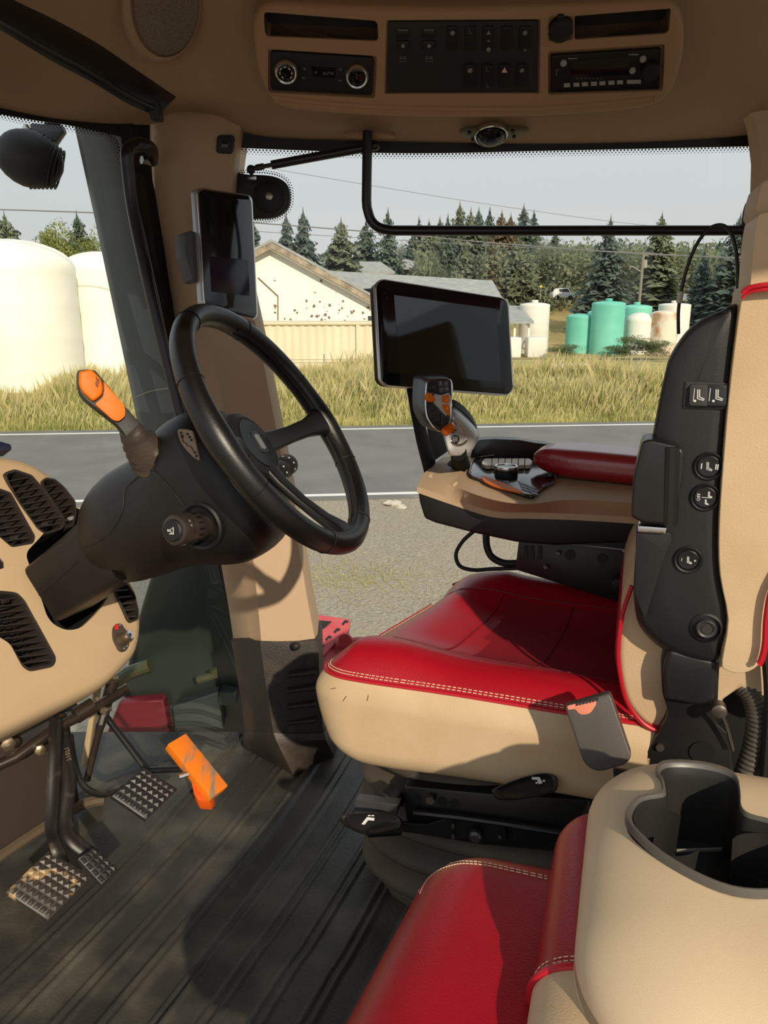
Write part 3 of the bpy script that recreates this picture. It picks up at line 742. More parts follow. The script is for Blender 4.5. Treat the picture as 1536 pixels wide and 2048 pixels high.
# cap on the pillar and a small rocker vent
b = MB(); p = onp(298, 387); b.lathe([(.014, -.004), (.014, .002), (.012, .003)], p, V((-.4, -.9, 0)), 24); struct('trim_1_cap', b, PILLAR)
root = empty('pillar_switch', onp(450, 287), 'small black rounded button box at the top of the beige pillar', 'switch')
n_ = V((.1, -1, -.1)).normalized()
b = MB(); P = px([(434, 270), (468, 269), (464, 307), (431, 306)], lambda x, y: PL(x, y, onp(450, 287, .012), n_), 8); b.prism(P, V((0, .02, 0)), .002, 2); obj('housing', b, BLACK, root)
b = MB(); P = px([(443, 283), (458, 283), (456, 296), (441, 296)], lambda x, y: PL(x, y, onp(450, 287, .015), n_), 3); b.prism(P, V((0, .006, 0)), .001, 2); obj('button', b, GLOSS, root)
# ---------------------------------------------------------------- headliner
r0c = [(-300, 150, 1.40), (-100, 196, 1.60), (0, 219, 1.68), (100, 236, 1.74), (200, 248, 1.80), (260, 253, 1.84), (320, 243, 1.86), (370, 236, 1.86), (430, 243, 1.86), (480, 262, 1.86), (560, 275, 1.86), (740, 281, 1.86), (930, 285, 1.86), (1100, 287, 1.86), (1300, 283, 1.86), (1450, 274, 1.86), (1560, 262, 1.86), (1800, 240, 1.86)]
def fx(x): return 1. if x > 220 else .99 if x >= 200 else .975 if x >= 100 else .94 if x >= 0 else .89 if x >= -100 else .78
cols = []
for x, y, yy in r0c:
    f = fx(x); c = [Y(x, y, yy) + V((0, .03, .10)), Y(x, y, yy) + V((0, .012, .01)), Y(x, y, yy)]
    c += [Y(x, y - 14, yy - .03)]
    for yr, Yr in ((200, 1.74), (150, 1.69), (80, 1.635), (0, 1.575), (-120, 1.46), (-300, 1.30)):
        yr2 = min(yr, y - 30 - (200-yr)*.12); c.append(Y(x, yr2, Yr*f))
    q = c[-1]; c += [V((q.x*.95, q.y - .12, 1.735)), V((q.x*.95, .3, 1.74))]
    cols.append(spline(c, 4))
cols = list(zip(*cols)); cols = [spline(list(r), 3) for r in cols]
b = MB(); b.loft(cols, closed=False, cap=False); htree = b.bvh(); struct('ceiling', b, LINER, ang=60)
b = MB(); b.box((.1, 1.08, 1.80), (2.5, 1.72, .08), bev=.02)                     # roof shell above the liner
b.box((.1, .26, 1.66), (2.5, .07, .26), bev=.01); struct('roof', b, mat('red_roof_paint', (120, 16, 22), .3))
b = MB(); b.box((1.2, .30, .75), (.10, .10, 1.9), bev=.02); b.box((-1.02, .28, .8), (.07, .07, 1.8), bev=.02); struct('door_frame', b, BLACK)
b = MB(); b.box((1.22, 1.05, .27), (.03, 1.5, .56)); b.box((1.22, .36, 1.0), (.03, .08, 1.3)); struct('wall_rear', b, BLACK)
# rear pillar at the right-hand edge
b = MB(); rr_ = []
for y, xl in ((215, 1470), (240, 1487), (262, 1494), (330, 1502), (400, 1500), (460, 1494), (560, 1488), (800, 1486), (1100, 1484), (1500, 1480)):
    l = Y(xl, y, 1.80); rr_.append([l + V((.07, .1, 0)), l, l + V((.012, -.02, 0)), l + V((.05, -.03, 0)), l + V((.16, -.03, 0)), l + V((.16, .1, 0))])
b.loft(rr_); struct('trim_3', b, PILLAR, ang=40)
# sun blind bar in its slot at the left
root = empty('roller_blind', Y(160, 130, 1.52), 'long black roller blind cassette running across the headliner at upper left', 'blind')
up = [(-120, -55), (0, 6), (90, 48), (175, 94), (250, 144), (340, 204)]; lw = [(-120, 0), (0, 60), (100, 120), (190, 168), (262, 211), (316, 232)]
Yb = [1.10, 1.26, 1.35, 1.43, 1.49, 1.555]
A = spline([Y(x, y, q) for (x, y), q in zip(up, Yb)], 5); Bq = spline([Y(x, y, q) for (x, y), q in zip(lw, Yb)], 5)
b = MB(); b.loft([[a, a + V((.0, .02, .0)) + V((0, .03, .02)), c + V((0, .05, .02)), c, c*.7 + a*.3 + V((0, -.012, -.004)), c*.35 + a*.65 + V((0, -.012, -.004))] for a, c in zip(A, Bq)]); obj('cassette', b, mat('blind_black', (18, 17, 18), .45), root)
b = MB(); b.tube([(a*.25 + c*.75) + V((0, -.018, 0)) for a, c in zip(A, Bq)], .005, 8); obj('pull_rail', b, STEELB, root)
b = MB(); p = Y(312, 215, 1.54); b.box(p, (.02, .03, .045), bev=.004); obj('end_stop', b, BLACK, root)
# round speaker
sc_ = onto(htree, 318, 15, .0)[0]; sn = V((.12, -.80, -.58)).normalized()
root = empty('ceiling_speaker', sc_, 'round mesh covered speaker set in the headliner at upper left', 'speaker')
def rp(cx, cy, hw, hh, p, n, k=40, rot=0): 
    return [PL(cx + hw*math.cos(a)*math.cos(rot) - hh*math.sin(a)*math.sin(rot), cy + hw*math.cos(a)*math.sin(rot) + hh*math.sin(a)*math.cos(rot), p, n) for a in [2*math.pi*j/k for j in range(k)]]
p0 = sc_ + sn*.014
b = MB(); b.loft([rp(322, 5, 84, 122, p0 - sn*.03, sn), rp(322, 5, 82, 120, p0 + sn*.002, sn), rp(324, 5, 78, 116, p0 + sn*.008, sn), rp(330, 5, 70, 110, p0 + sn*.006, sn), rp(332, 5, 66, 107, p0 - sn*.004, sn)]); obj('bezel', b, LINER, root)
gmesh = mat('taupe_speaker_mesh', (112, 98, 84), .7); gn = gmesh.node_tree
gt = gn.nodes.new('ShaderNodeTexVoronoi'); gt.inputs['Scale'].default_value = 420; gg = gn.nodes.new('ShaderNodeNewGeometry'); gn.links.new(gg.outputs['Position'], gt.inputs['Vector'])
gr = gn.nodes.new('ShaderNodeValToRGB'); gr.color_ramp.elements[0].color = lin((52, 45, 40)); gr.color_ramp.elements[1].color = lin((118, 104, 90)); gr.color_ramp.elements[1].position = .5
gn.links.new(gt.outputs['Distance'], gr.inputs[0]); gn.links.new(gr.outputs[0], gn.nodes['Principled BSDF'].inputs['Base Color'])
b = MB(); b.prism(rp(334, 3, 67, 108, p0 + sn*.001, sn), -sn*.004, .001); obj('grille', b, gmesh, root)
# ---------------------------------------------------------------- overhead console
ca, cb_ = Y(930, 215, 1.640), Y(930, 15, 1.515); cup = (cb_ - ca).normalized(); cn = cup.cross(V((1, 0, 0))).normalized()
if cn.y > 0: cn = -cn
def CP(x, y, off=0.): return PL(x, y, ca + cn*off, cn)
out = sp2([(505, 62), (514, 25), (545, 9), (640, 12), (780, 17), (930, 18), (1180, 10), (1320, 3), (1358, 18), (1370, 60), (1366, 120), (1346, 180), (1310, 212), (1230, 226), (1100, 235), (930, 239), (760, 236), (640, 228), (575, 221), (540, 200), (514, 140)], 5)
b = MB(); b.prism([CP(x, y) for x, y in out], -cn*.06, .012, 4, .9)
LINER2 = mat('console_beige', (158, 126, 96), .6, bump=.2, bscale=700, spec=.3)
cons = struct('ceiling_console_panel', b, LINER2, ang=40)
rec = {'trayL': ([(527, 24), (755, 42), (757, 83), (530, 73)], 10, .05), 'clim': ([(536, 98), (754, 112), (750, 197), (536, 185)], 6, .012),
       'sw': ([(773, 40), (1081, 38), (1079, 187), (769, 188)], 4, .008), 'sock': ([(1097, 33), (1146, 32), (1146, 80), (1097, 83)], 8, .006),
       'trayR': ([(1149, 32), (1342, 17), (1338, 63), (1330, 68), (1149, 80)], 4, .05), 'rad': ([(1096, 103), (1330, 88), (1326, 182), (1096, 190)], 6, .016)}
cut = []
for k, (pp, r, dp) in rec.items():
    c = MB(); c.prism([q + cn*.01 for q in px(pp, CP, r)], -cn*(dp + .01)); cut.append(c)
c = MB(); pth = [(535, 190), (600, 200), (760, 212), (930, 216), (1100, 214), (1310, 196)]
c.tube([CP(x, y + 4, .004) for x, y in sp2(pth, 6, False)], .0075, 8); cut.append(c)
boolean(cons, cut)
cons.data.polygons.foreach_set('use_smooth', [True]*len(cons.data.polygons)); cons.data.set_sharp_from_angle(angle=.6)
for k in ('trayL', 'trayR'):
    pp, r, dp = rec[k]; P = px(pp, CP, r); b = MB(); b.loft([[q - cn*.004 for q in P], [q - cn*.046 for q in P], ], cap=False); b.prism([q - cn*.044 for q in P], -cn*.003)
    obj('storage_tray', b, mat('dark_tray', (30, 26, 23), .8), label={'trayL': 'long dark storage slot above the climate panel', 'trayR': 'long dark storage slot above the radio'}[k], cat='tray')
def cpx(pts, off, r=0, seg=4): return px(pts, lambda x, y: CP(x, y, off), r, seg)
U_, W_ = V((1, 0, 0)), cup
# climate panel
root = empty('climate_control_panel', CP(645, 148), 'black climate panel with two silver ringed knobs in the overhead console', 'climate panel')
b = MB(); b.prism(cpx([(541, 103), (748, 116), (745, 191), (541, 180)], -.004, 8), -cn*.007, .0015); obj('faceplate', b, BLACK, root)
for x, y in ((573, 137), (714, 146)):
    c = CP(x, y, -.004); b = MB(); b.lathe([(.0215, 0), (.0225, .006), (.0215, .015), (.019, .018), (.0165, .016), (.016, .012)], c, cn, 36); k = obj('knob', b, CHROME, root)
    b = MB(); b.lathe([(.0158, .008), (.0158, .014), (.012, .0155)], c, cn, 30); obj('knob_face', b, GLOSS, k)
    b = MB()
    if x < 600:
        for a in range(8):
            if a != 6:
                q = a*math.pi/4; d = U_*math.cos(q) + W_*math.sin(q); b.box(c + cn*.0155 + d*.011, (.005, .0016, .0006), d.cross(cn), d)
    else: b.box(c + cn*.0158 + W_*.002, (.001, .010, .0006), U_, W_)
    obj('dial_mark', b, GREYP if x > 600 else WHITE, k)
b = MB(); b.prism(cpx([(622, 130), (672, 133), (671, 158), (622, 155)], -.003, 3), -cn*.004, .001); obj('button_row', b, GLOSS, root)
b = MB(); b.text('AUTO', CP(656, 147, -.0025), U_, W_, .0075); b.text('o', CP(632, 144, -.0025), U_, W_, .009)
for x, y in ((609, 137), (607, 155), (681, 138), (680, 161)): b.text('w', CP(x, y, -.0035), U_, W_, .009)
obj('printing', b, GREYP, root)
# switch panel
root = empty('switch_panel', CP(925, 112), 'large black switch panel in the middle of the overhead console', 'switch panel')
b = MB(); b.prism(cpx([(777, 44), (1077, 42), (1075, 184), (773, 185)], -.002, 3), -cn*.005, .001); obj('faceplate', b, mat('switch_panel_black', (24, 24, 25), .55), root)
def rocker(x, y, w, h, par=root):
    b = MB(); b.prism(cpx([(x-w, y-h), (x+w, y-h), (x+w, y+h), (x-w, y+h)], .002, 4), -cn*.004, .001, 2); return obj('rocker_switch', b, mat('rocker_black', (19, 19, 20), .4), par)
for x, y in ((905, 78), (941, 78), (977, 78), (1014, 78), (1050, 78), (940, 154), (975, 154), (1009, 154), (1044, 154)): rocker(x, y, 11, 24)
for x in (806, 858): rocker(x, 92, 13, 9); rocker(x, 70, 13, 8)
def icon(bb, x, y, s, kind):
    o_ = CP(x, y, .0026)
    if kind == 'tri': bb.prism([o_ + W_*s, o_ - U_*s*.9 - W_*s*.6, o_ + U_*s*.9 - W_*s*.6], cn*.0004)
    if kind == 'bars':
        for k in (-1, 0, 1): bb.box(o_ + U_*k*s*.5, (s*.3, s*1.2, .0004), U_, W_)
    if kind == 'ring': bb.lathe([(s, 0), (s, .0004), (s*.7, .0004)], o_, cn, 16)
    if kind == 'seat': bb.tube([o_ + W_*s - U_*s*.5, o_ - W_*s*.5 - U_*s*.2, o_ - W_*s*.5 + U_*s*.7], s*.12, 4)
    if kind == 'house': bb.tube([o_ - U_*s - W_*s, o_ - U_*s + W_*s*.6, o_ + U_*s + W_*s*.6, o_ + U_*s - W_*s], s*.10, 4, closed=True); bb.box(o_, (s*2.2, s*.2, .0004), U_, W_)
b = MB()
for x in (806, 858): icon(b, x, 92, .0035, 'ring'); icon(b, x, 117, .0055, 'house'); b.box(CP(x, 60, .0), (.018, .002, .0006), U_, W_)
icon(b, 941, 64, .005, 'seat'); icon(b, 977, 66, .0045, 'tri'); icon(b, 905, 66, .004, 'ring'); icon(b, 1050, 66, .004, 'ring'); icon(b, 1050, 100, .0035, 'bars'); icon(b, 977, 99, .004, 'ring'); icon(b, 977, 82, .003, 'bars')
icon(b, 940, 141, .0045, 'ring'); icon(b, 975, 140, .0045, 'seat'); icon(b, 975, 172, .0045, 'seat'); icon(b, 1044, 141, .004, 'ring')
obj('printing', b, GREYP, root)
b = MB(); icon(b, 1009, 141, .006, 'tri'); obj('hazard_mark', b, mat('pink_print', (220, 170, 165), .6), root)
# power socket
root = empty('power_socket', CP(1121, 57), 'round black capped power socket left of the slot above the radio', 'power socket')
b = MB(); b.lathe([(.021, -.004), (.021, .008), (.018, .012), (.008, .014)], CP(1121, 57, 0), cn, 32); b.box(CP(1121, 34, .003), (.012, .008, .008), U_, W_, .002); obj('cap', b, BLACK, root)
# radio
root = empty('radio', CP(1212, 143), 'black car radio with a row of pale preset keys in the overhead console', 'radio')
b = MB(); b.prism(cpx([(1102, 112), (1322, 98), (1318, 179), (1102, 186)], -.006, 4), -cn*.009, .0015); obj('faceplate', b, mat('radio_black', (17, 18, 20), .35), root)
b = MB(); b.prism(cpx([(1140, 122), (1262, 114), (1262, 150), (1140, 157)], -.005, 3), -cn*.003, .0005); obj('display', b, GLOSS, root)
b = MB(); b.lathe([(.0165, -.004), (.0165, .010), (.0145, .013), (.004, .0135)], CP(1300, 138, -.005), cn, 32); obj('volume_knob', b, BLACK, root)
kx = mat('pale_key', (150, 148, 146), .5)
for i, (x, y, w) in enumerate(((1134, 171, 6), (1153, 170, 6), (1170, 169, 6), (1188, 168, 6), (1205, 167, 6), (1223, 166, 6), (1240, 165, 6), (1268, 164, 14))):
    b = MB(); b.prism(cpx([(x-w, y-3.5), (x+w, y-4), (x+w, y+3.5), (x-w, y+4)], -.004), -cn*.003, .0003, 1); obj('preset_key', b, kx, root)
for x, y in ((1127, 126), (1265, 141), (1286, 118)):
    b = MB(); b.lathe([(.0058, -.003), (.0058, .002), (.005, .003)], CP(x, y, -.004), cn, 20); obj('round_key', b, kx, root)
b = MB(); b.box(CP(1145, 117, -.0048), (.017, .002, .0005), U_, W_); b.box(CP(1267, 109, -.0048), (.018, .0025, .0005), U_, W_); b.tube([CP(1118, 139, -.0045), CP(1113, 139, -.0045), CP(1113, 152, -.0045)], .0008, 4)
for x in range(1155, 1210, 8): b.box(CP(x, 157.5, -.0045), (.003, .001, .0004), U_, W_)
obj('printing', b, GREYP, root)
# dome light on the lower lip
root = empty('dome_light', Y(985, 270, 1.80), 'round reading light with a chrome ring under the overhead console', 'light')
dn = V((0, -.42, -.91)).normalized(); dp = Y(985, 268, 1.80)
def DP(x, y, off=0): return PL(x, y, dp + dn*off, dn)
b = MB(); b.prism([DP(x, y) for x, y in sp2([(919, 266), (945, 262), (985, 261), (1030, 261), (1058, 262), (1040, 274), (1000, 280), (950, 280), (930, 276)], 4)], -dn*.01, .002, 2, .6); obj('mount_plate', b, mat('grey_green_plate', (110, 104, 84), .5), root)
b = MB(); c = DP(982, 270); b.lathe([(.035, -.005), (.036, .004), (.034, .006), (.032, .005), (.031, .0)], c, dn, 40); obj('ring', b, CHROME, root)
b = MB(); b.lathe([(.031, -.002), (.029, .007), (.021, .014), (.012, .017)], c, dn, 36); obj('lamp_body', b, GLOSS, root)
b = MB(); b.lathe([(.012, .016), (.012, .020), (.006, .022)], c, dn, 20); obj('lens', b, mat('dark_blue_lens', (40, 50, 70), .1), root)
for x, y in ((939, 265), (946, 279), (1025, 262), (1028, 273)):
    b = MB(); b.lathe([(.004, -.002), (.004, .003)], DP(x, y, .001), dn, 12); obj('screw', b, BLACK, root)
b = MB(); b.prism([DP(x, y) for x, y in sp2([(688, 271), (730, 268), (775, 271), (790, 276), (740, 278), (700, 276)], 4)], -dn*.01, .001, 2, .6); struct('ceiling_recess', b, LINER2)
# ---------------------------------------------------------------- window bar, gas strut, hinge, grab handle
b = MB(); YB2 = 1.79
pth = [Y(735, 262, YB2), Y(734, 330, YB2), Y(733, 400, YB2)] + [Y(x, y, YB2) for x, y in sp2([(734, 415), (742, 440), (758, 455), (785, 461)], 4, False)] + [Y(1000, 461.5, YB2), Y(1250, 461, YB2), Y(1496, 461, YB2)]
b.tube(pth, .0108, 14); obj('window_bar', b, mat('satin_black_bar', (17, 18, 20), .3), label='black tubular bar bent across the upper side window', cat='bar', ang=60)
b = MB(); P = [Y(x, y, 1.80) for x, y in ((1492, 530), (1488, 480), (1490, 430), (1496, 408))]; b.tube(P, .006, 8, smooth=4); obj('window_seal_edge', b, RUBBER, label='thin black rubber strip beside the rear pillar', cat='seal')
root = empty('gas_strut', Y(600, 320, 1.80), 'black gas strut between the oval hinge plate and the window bar', 'gas strut')
b = MB(); b.tube([Y(543, 330, 1.80), Y(748, 292, 1.80)], [.009, .0095], 14); obj('cylinder', b, STEELB, root)
b = MB(); b.tube([Y(505, 337, 1.80), Y(545, 329.5, 1.80)], .0045, 10); b.tube([Y(512, 335.5, 1.80), Y(528, 332.5, 1.80)], .0065, 10); obj('rod', b, STEELB, root)
b = MB(); b.ball(Y(502, 339, 1.80), .0095); b.tube([Y(502, 339, 1.80), Y(504, 354, 1.80)], .004, 8); obj('ball_joint', b, BLACK, root)
b = MB(); b.ball(Y(750, 291, 1.80), .011); b.tube([Y(750, 291, 1.80), Y(752, 291, 1.85)], .006, 8); obj('ball_joint', b, STEELB, root)
root = empty('oval_glass_mount', Y(520, 390, 1.84), 'black oval hinge cover with a silver bolt on the side glass', 'hinge')
b = MB(); oc = sp2([(440, 350), (500, 349), (545, 352), (572, 366), (580, 392), (574, 418), (550, 434), (515, 437), (440, 436)], 5)
b.prism([Y(x, y, 1.845) for x, y in oc], V((0, .018, 0)), .003, 2, .8); obj('cover', b, mat('frit_black_plate', (18, 18, 20), .5), root)
b = MB(); b.lathe([(.034, 0), (.034, .006), (.031, .008)], Y(538, 394, 1.845), V((0, -1, 0)), 32); obj('boss', b, BLACK, root)
b = MB(); b.lathe([(.0085, 0), (.0085, .014), (.006, .015)], Y(540, 394, 1.845), V((0, -1, 0)), 6); obj('bolt', b, mat('brassy_bolt', (170, 160, 140), .3, metal=.8), root)
b = MB(); b.lathe([(.010, 0), (.010, .006)], Y(504, 354, 1.81), V((0, 0, -1)), 12); obj('nut', b, CHROME, root)
dots('window_frit_dots', [(440, 348), (500, 347), (546, 350), (573, 364), (581, 392), (575, 419), (551, 436), (515, 439), (480, 439)], stree, 2, 5, .0019, -1)
root = empty('grab_handle', Y(330, 600, 1.66), 'long black tubular grab handle standing along the left edge of the pillar', 'grab handle')
b = MB(); gp_ = [(305, 322, 1.80), (303, 300, 1.74), (288, 290, 1.70), (268, 291, 1.68), (255, 305, 1.66), (256, 340, 1.66), (268, 430, 1.66), (305, 600, 1.64), (352, 790, 1.62), (392, 950, 1.60)]
b.tube([Y(x, y, q) for x, y, q in gp_], [.012, .0135, .0135, .0135, .0135, .013, .0125, .0125, .0125, .0125], 14, smooth=6); obj('tube', b, mat('brown_black_handle', (32, 26, 24), .3, spec=.5), root, ang=60)
b = MB(); b.lathe([(.009, 0), (.009, .01)], Y(292, 322, 1.76), V((-.7, -.7, .1)), 6); b.tube([Y(300, 326, 1.79), Y(292, 322, 1.755)], .006, 8); obj('bolt', b, CHROME, root)
# ================================================================ things just outside the glass
root = empty('exhaust_shroud', V((-.62, 2.35, GZ)), 'tall dark grey exhaust shroud standing outside the glass left of the pillar', 'exhaust')
shr = mat('dark_grey_shroud', (98, 102, 102), .45, c2=(84, 88, 88), nscale=3)
b = MB(); rr_ = []
for y, xl, xr in ((120, 122, 262), (258, 150, 290), (430, 188, 320), (640, 232, 362), (850, 276, 406), (1040, 316, 446), (1100, 318, 460)):
    a, c = Y(xl, y, 2.16), Y(xr, y, 2.16); w = c - a; q = w*.28
    rr_.append([a, a + q*.5 + V((0, -.03, 0)), a + w*.6 + V((0, -.04, 0)), c, c + V((0, .25, 0)), a + V((0, .25, 0))])
b.loft(rr_); obj('cover', b, shr, root, ang=45)
b = MB(); b.tube([Y(x, y, 2.11) for x, y in ((268, 796), (300, 783), (340, 776), (352, 775))], .002, 6, smooth=4); obj('seam', b, mat('pale_seam', (150, 152, 130), .5), root)
root = empty('engine_hood', V((-.7, 2.4, GZ)), 'dark bodywork of the hood side seen low through the windscreen corner', 'engine hood')
hd = mat('dark_hood_side', (36, 44, 40), .3, c2=(70, 74, 44), nscale=2.2, sharp=(.5, .75), spec=.6)  # green tint and olive blotches paint in a greenish reflection
hp = [(345, 1030), (328, 1080), (310, 1130), (292, 1180), (262, 1290), (238, 1420), (180, 1640), (560, 1640), (500, 1300), (470, 1030)]
b = MB(); b.prism([Y(x, y, 2.20) for x, y in sp2(hp[:7], 4, False)] + [Y(x, y, 2.20) for x, y in hp[7:]], V((0, .35, 0)), .03, 3, .8); obj('side_panel', b, hd, root)
b = MB(); b.prism([Y(x, y, 2.16) for x, y in ((238, 1405), (326, 1400), (345, 1492), (300, 1506), (212, 1470))], V((0, .05, 0)), .004, 1); obj('red_bracket', b, mat('dark_red_paint', (104, 24, 36), .4), root, label='dark red bracket')
b = MB(); b.prism([Y(x, y, 2.14) for x, y in ((345, 1415), (435, 1385), (446, 1460), (352, 1480))], V((0, .05, 0)), .004, 1); b.prism([Y(x, y, 2.14) for x, y in ((438, 1385), (470, 1388), (472, 1414), (436, 1412))], V((0, .05, 0)), .004, 1); obj('grey_bracket', b, mat('slate_metal', (42, 50, 50), .35), root)
b = MB(); b.tube([Y(x, y, 2.12) for x, y in ((225, 1370), (258, 1345), (300, 1330))], .02, 10); b.tube([Y(x, y, 2.10) for x, y in ((395, 1360), (430, 1350), (426, 1338))], .012, 8); obj('hydraulic_line', b, mat('olive_line', (66, 66, 40), .4), root)
root = empty('access_step', Y(665, 1270, 2.1), 'red perforated steel step bracket outside the side window right of the pillar', 'step')
rs_ = mat('faded_red_steel', (206, 96, 104), .5, c2=(190, 70, 80), nscale=12)
b = MB(); ap = Y(660, 1262, 2.08); an = V((.25, -.55, .8)).normalized()
APx = lambda x, y, o=0.: PL(x, y, ap + an*o, an)
b.prism([APx(x, y) for x, y in ((618, 1226), (700, 1238), (694, 1254), (668, 1290), (640, 1320), (625, 1320))], -an*.012, .002, 1)
b.prism([APx(x, y, -.01) for x, y in ((700, 1240), (694, 1290), (650, 1330), (640, 1320), (668, 1290))], V((0, .02, -.02)), .001, 1); obj('plate', b, rs_, root)
b = MB()
for x, y in ((690, 1246), (674, 1262), (657, 1277), (642, 1294)): b.prism([APx(x + a, y + c, .001) for a, c in ((-7, 2), (0, -6), (7, -4), (5, 0), (0, 0), (-3, 5))], an*.001)
b.prism([APx(x, y, .001) for x, y in ((626, 1240), (664, 1243), (650, 1256), (628, 1266))], an*.001); obj('cutouts', b, mat('dark_gap', (40, 36, 36), .8), root)
b = MB(); q_ = Y(690, 1290, 2.1); b.box((q_.x, 2.14, (q_.z + GZ)/2), (.30, .03, q_.z - GZ - .03)); obj('side_plate', b, rs_, root)
b = MB(); b.tube([Y(672, 1292, 2.05), Y(740, 1288, 2.05)], .022, 12); b.lathe([(.02, 0), (.02, .01), (.008, .01)], Y(692, 1280, 2.03), V((-.3, -1, .2)), 20); obj('rail', b, mat('red_steel', (176, 44, 54), .45), root)
root = empty('work_light', D(60, 310, 2.05), 'round black ribbed work light hanging outside the windscreen at upper left', 'work light')
b = MB(); c0 = D(58, 305, 2.1); ax = V((-.55, .35, .05)).normalized(); ax = V((-.35, .85, -.35)).normalized()
u_ = V((.80, -.10, -.32)).normalized()
fo = [(62, 0), (66, .02), (66, .05)]
def hl(x, y, d): return D(x, y, d)
rings = []
for t, hw, hh, cx, cy in ((0, 14, 40, 8, 305), (.05, 24, 48, 20, 308), (.1, 36, 54, 38, 314), (.15, 44, 54, 56, 318), (.2, 46, 52, 70, 322), (.25, 42, 48, 82, 326), (.29, 30, 38, 94, 330), (.31, 12, 20, 104, 334)):
    rings.append([D(cx + hw*math.cos(a), cy + hh*math.sin(a), 2.06 + t*.3) for a in [2*math.pi*j/32 for j in range(32)]])
lb = mat('matte_black_casting', (26, 27, 29), .55)
b = MB(); b.bm.free(); b.bm = rbox((.17, .13, .135), (.082, .06, .065), 10)
for v in b.bm.verts:
    v.co.z *= 1 + .25*max(0, .3 - abs(v.co.x)*2); v.co = v.co
M_ = Mx((V((.90, .30, -.32)).normalized(), V((-.3, .95, .0)).normalized(), V((.32, .1, .94)).normalized())).transposed().to_4x4(); M_.translation = D(60, 318, 2.06); b.bm.transform(M_)
obj('housing', b, lb, root)
for k in range(7):
    b = MB(); c = M_ @ V((.02 + k*.009, 0, 0)); b.tube([M_ @ V((.018 + k*.0095, math.cos(a)*.061*(1 - k*.045), math.sin(a)*.072*(1 - k*.05))) for a in [math.pi*2*j/20 for j in range(20)]], .003, 6, closed=True); obj('cooling_fin', b, lb, root)
b = MB(); b.prism([D(x, y, 2.08) for x, y in ((48, 262), (62, 246), (122, 250), (126, 262), (108, 288), (92, 282), (88, 268), (62, 272))], V((.0, .03, .0)), .003, 2); obj('bracket', b, mat('grey_bracket', (70, 74, 78), .4), root)
b = MB(); b.lathe([(.010, 0), (.010, .012), (.005, .014)], D(56, 257, 2.06), V((0, -1, -.1)), 8); obj('bolt', b, CHROME, root)
b = MB(); b.tube([D(100, 262, 2.1), D(110, 235, 2.1)], .02, 10); obj('stem', b, lb, root)

# ================================================================ steering wheel
WN = V((.81, -.165, .566)).normalized(); WMj = V((.53, -.225, -.817)); WMj = (WMj - WN*WMj.dot(WN)).normalized(); WK = WN.cross(WMj)
if WK.y < 0: WK = -WK
WC = D(559, 856, 1.18); WR = .2030
def wp(a, r=WR, h=0.): return WC + WK*(math.cos(a)*r) + WMj*(math.sin(a)*r) + WN*h     # a = 0 far side, 90 deg lowest
root = empty('steering_wheel', WC - WN*.045, 'black leather rimmed steering wheel with three spokes tilted towards the seat', 'steering wheel')
WL = mat('black_wheel_leather', (16, 14, 14), .36, bump=.12, bscale=700, spec=.5)
b = MB(); N = 120; rings = []
for i in range(N):
    a = 2*math.pi*i/N; d = WK*math.cos(a) + WMj*math.sin(a); k = 1.
    for s_ in (0, math.pi/2, math.pi):
        q = abs((a - s_ + math.pi) % (2*math.pi) - math.pi); k += .10*math.exp(-(q/.16)**2)
    rings.append([wp(a) + (d*math.cos(t)*.0165 + WN*math.sin(t)*.0185)*k for t in [2*math.pi*j/16 for j in range(16)]])
b.loft(rings, loop=True); obj('rim', b, WL, root, ang=60)
for a in (-.42, .42, math.pi/2 - .42, math.pi/2 + .42, math.pi - .42, math.pi + .42, -math.pi/2 - .45, -math.pi/2 + .45):
    b = MB(); d = WK*math.cos(a) + WMj*math.sin(a); b.tube([wp(a) + d*math.cos(t)*.0170 + WN*math.sin(t)*.0190 for t in [2*math.pi*j/16 for j in range(16)]], .0006, 5, closed=True)
    obj('rim_seam', b, mat('seam_dark', (9, 8, 8), .6), root)
b = MB()
for i in range(230):
    a = -1.25 + 2.75*i/229; d = WK*math.cos(a) + WMj*math.sin(a); t = WMj*math.cos(a) - WK*math.sin(a)
    if abs(a) < .14 or abs(a - math.pi/2) < .14: continue
    for s_ in (-1, 1):
        c = wp(a) - d*.0172 + WN*.0028*s_; b.tube([c, c + t*.0022*1 + WN*.0045*s_ + d*.0012], .0008, 4)
obj('rim_stitching', b, mat('black_thread', (40, 37, 36), .6), root, kind='stuff')
hubc = WC - WN*.060; CN0 = V((.779, -.250, .574)).normalized(); cub = WC - WN*.040
for a in (0., math.pi/2, math.pi):
    d = WK*math.cos(a) + WMj*math.sin(a); t = WMj*math.cos(a) - WK*math.sin(a); b = MB(); rg = []
    for r, w, h, z in ((.035, .020, .008, -.052), (.07, .017, .008, -.046), (.11, .015, .008, -.034), (.15, .016, .009, -.018), (.175, .022, .011, -.005), (.192, .030, .012, -.001)):
        c = WC + d*r + WN*z; rg.append([c + t*(w*math.copysign(abs(math.cos(q))**.6, math.cos(q))) + WN*(h*math.copysign(abs(math.sin(q))**.6, math.sin(q))) for q in [2*math.pi*j/20 for j in range(20)]])
    b.loft(rg); obj('spoke', b, WL if a else WL, root, ang=50)
b = MB(); b.lathe([(.050, -.03), (.060, -.012), (.061, .004), (.056, .013), (.047, .017), (.045, .0155)], hubc, WN, 44); obj('hub', b, BLACK, root)
b = MB(); b.lathe([(.045, .010), (.043, .0175), (.02, .0195), (.001, .020)], hubc, WN, 40); hc = obj('horn_cap', b, mat('horn_cap_black', (22, 22, 24), .3), root)
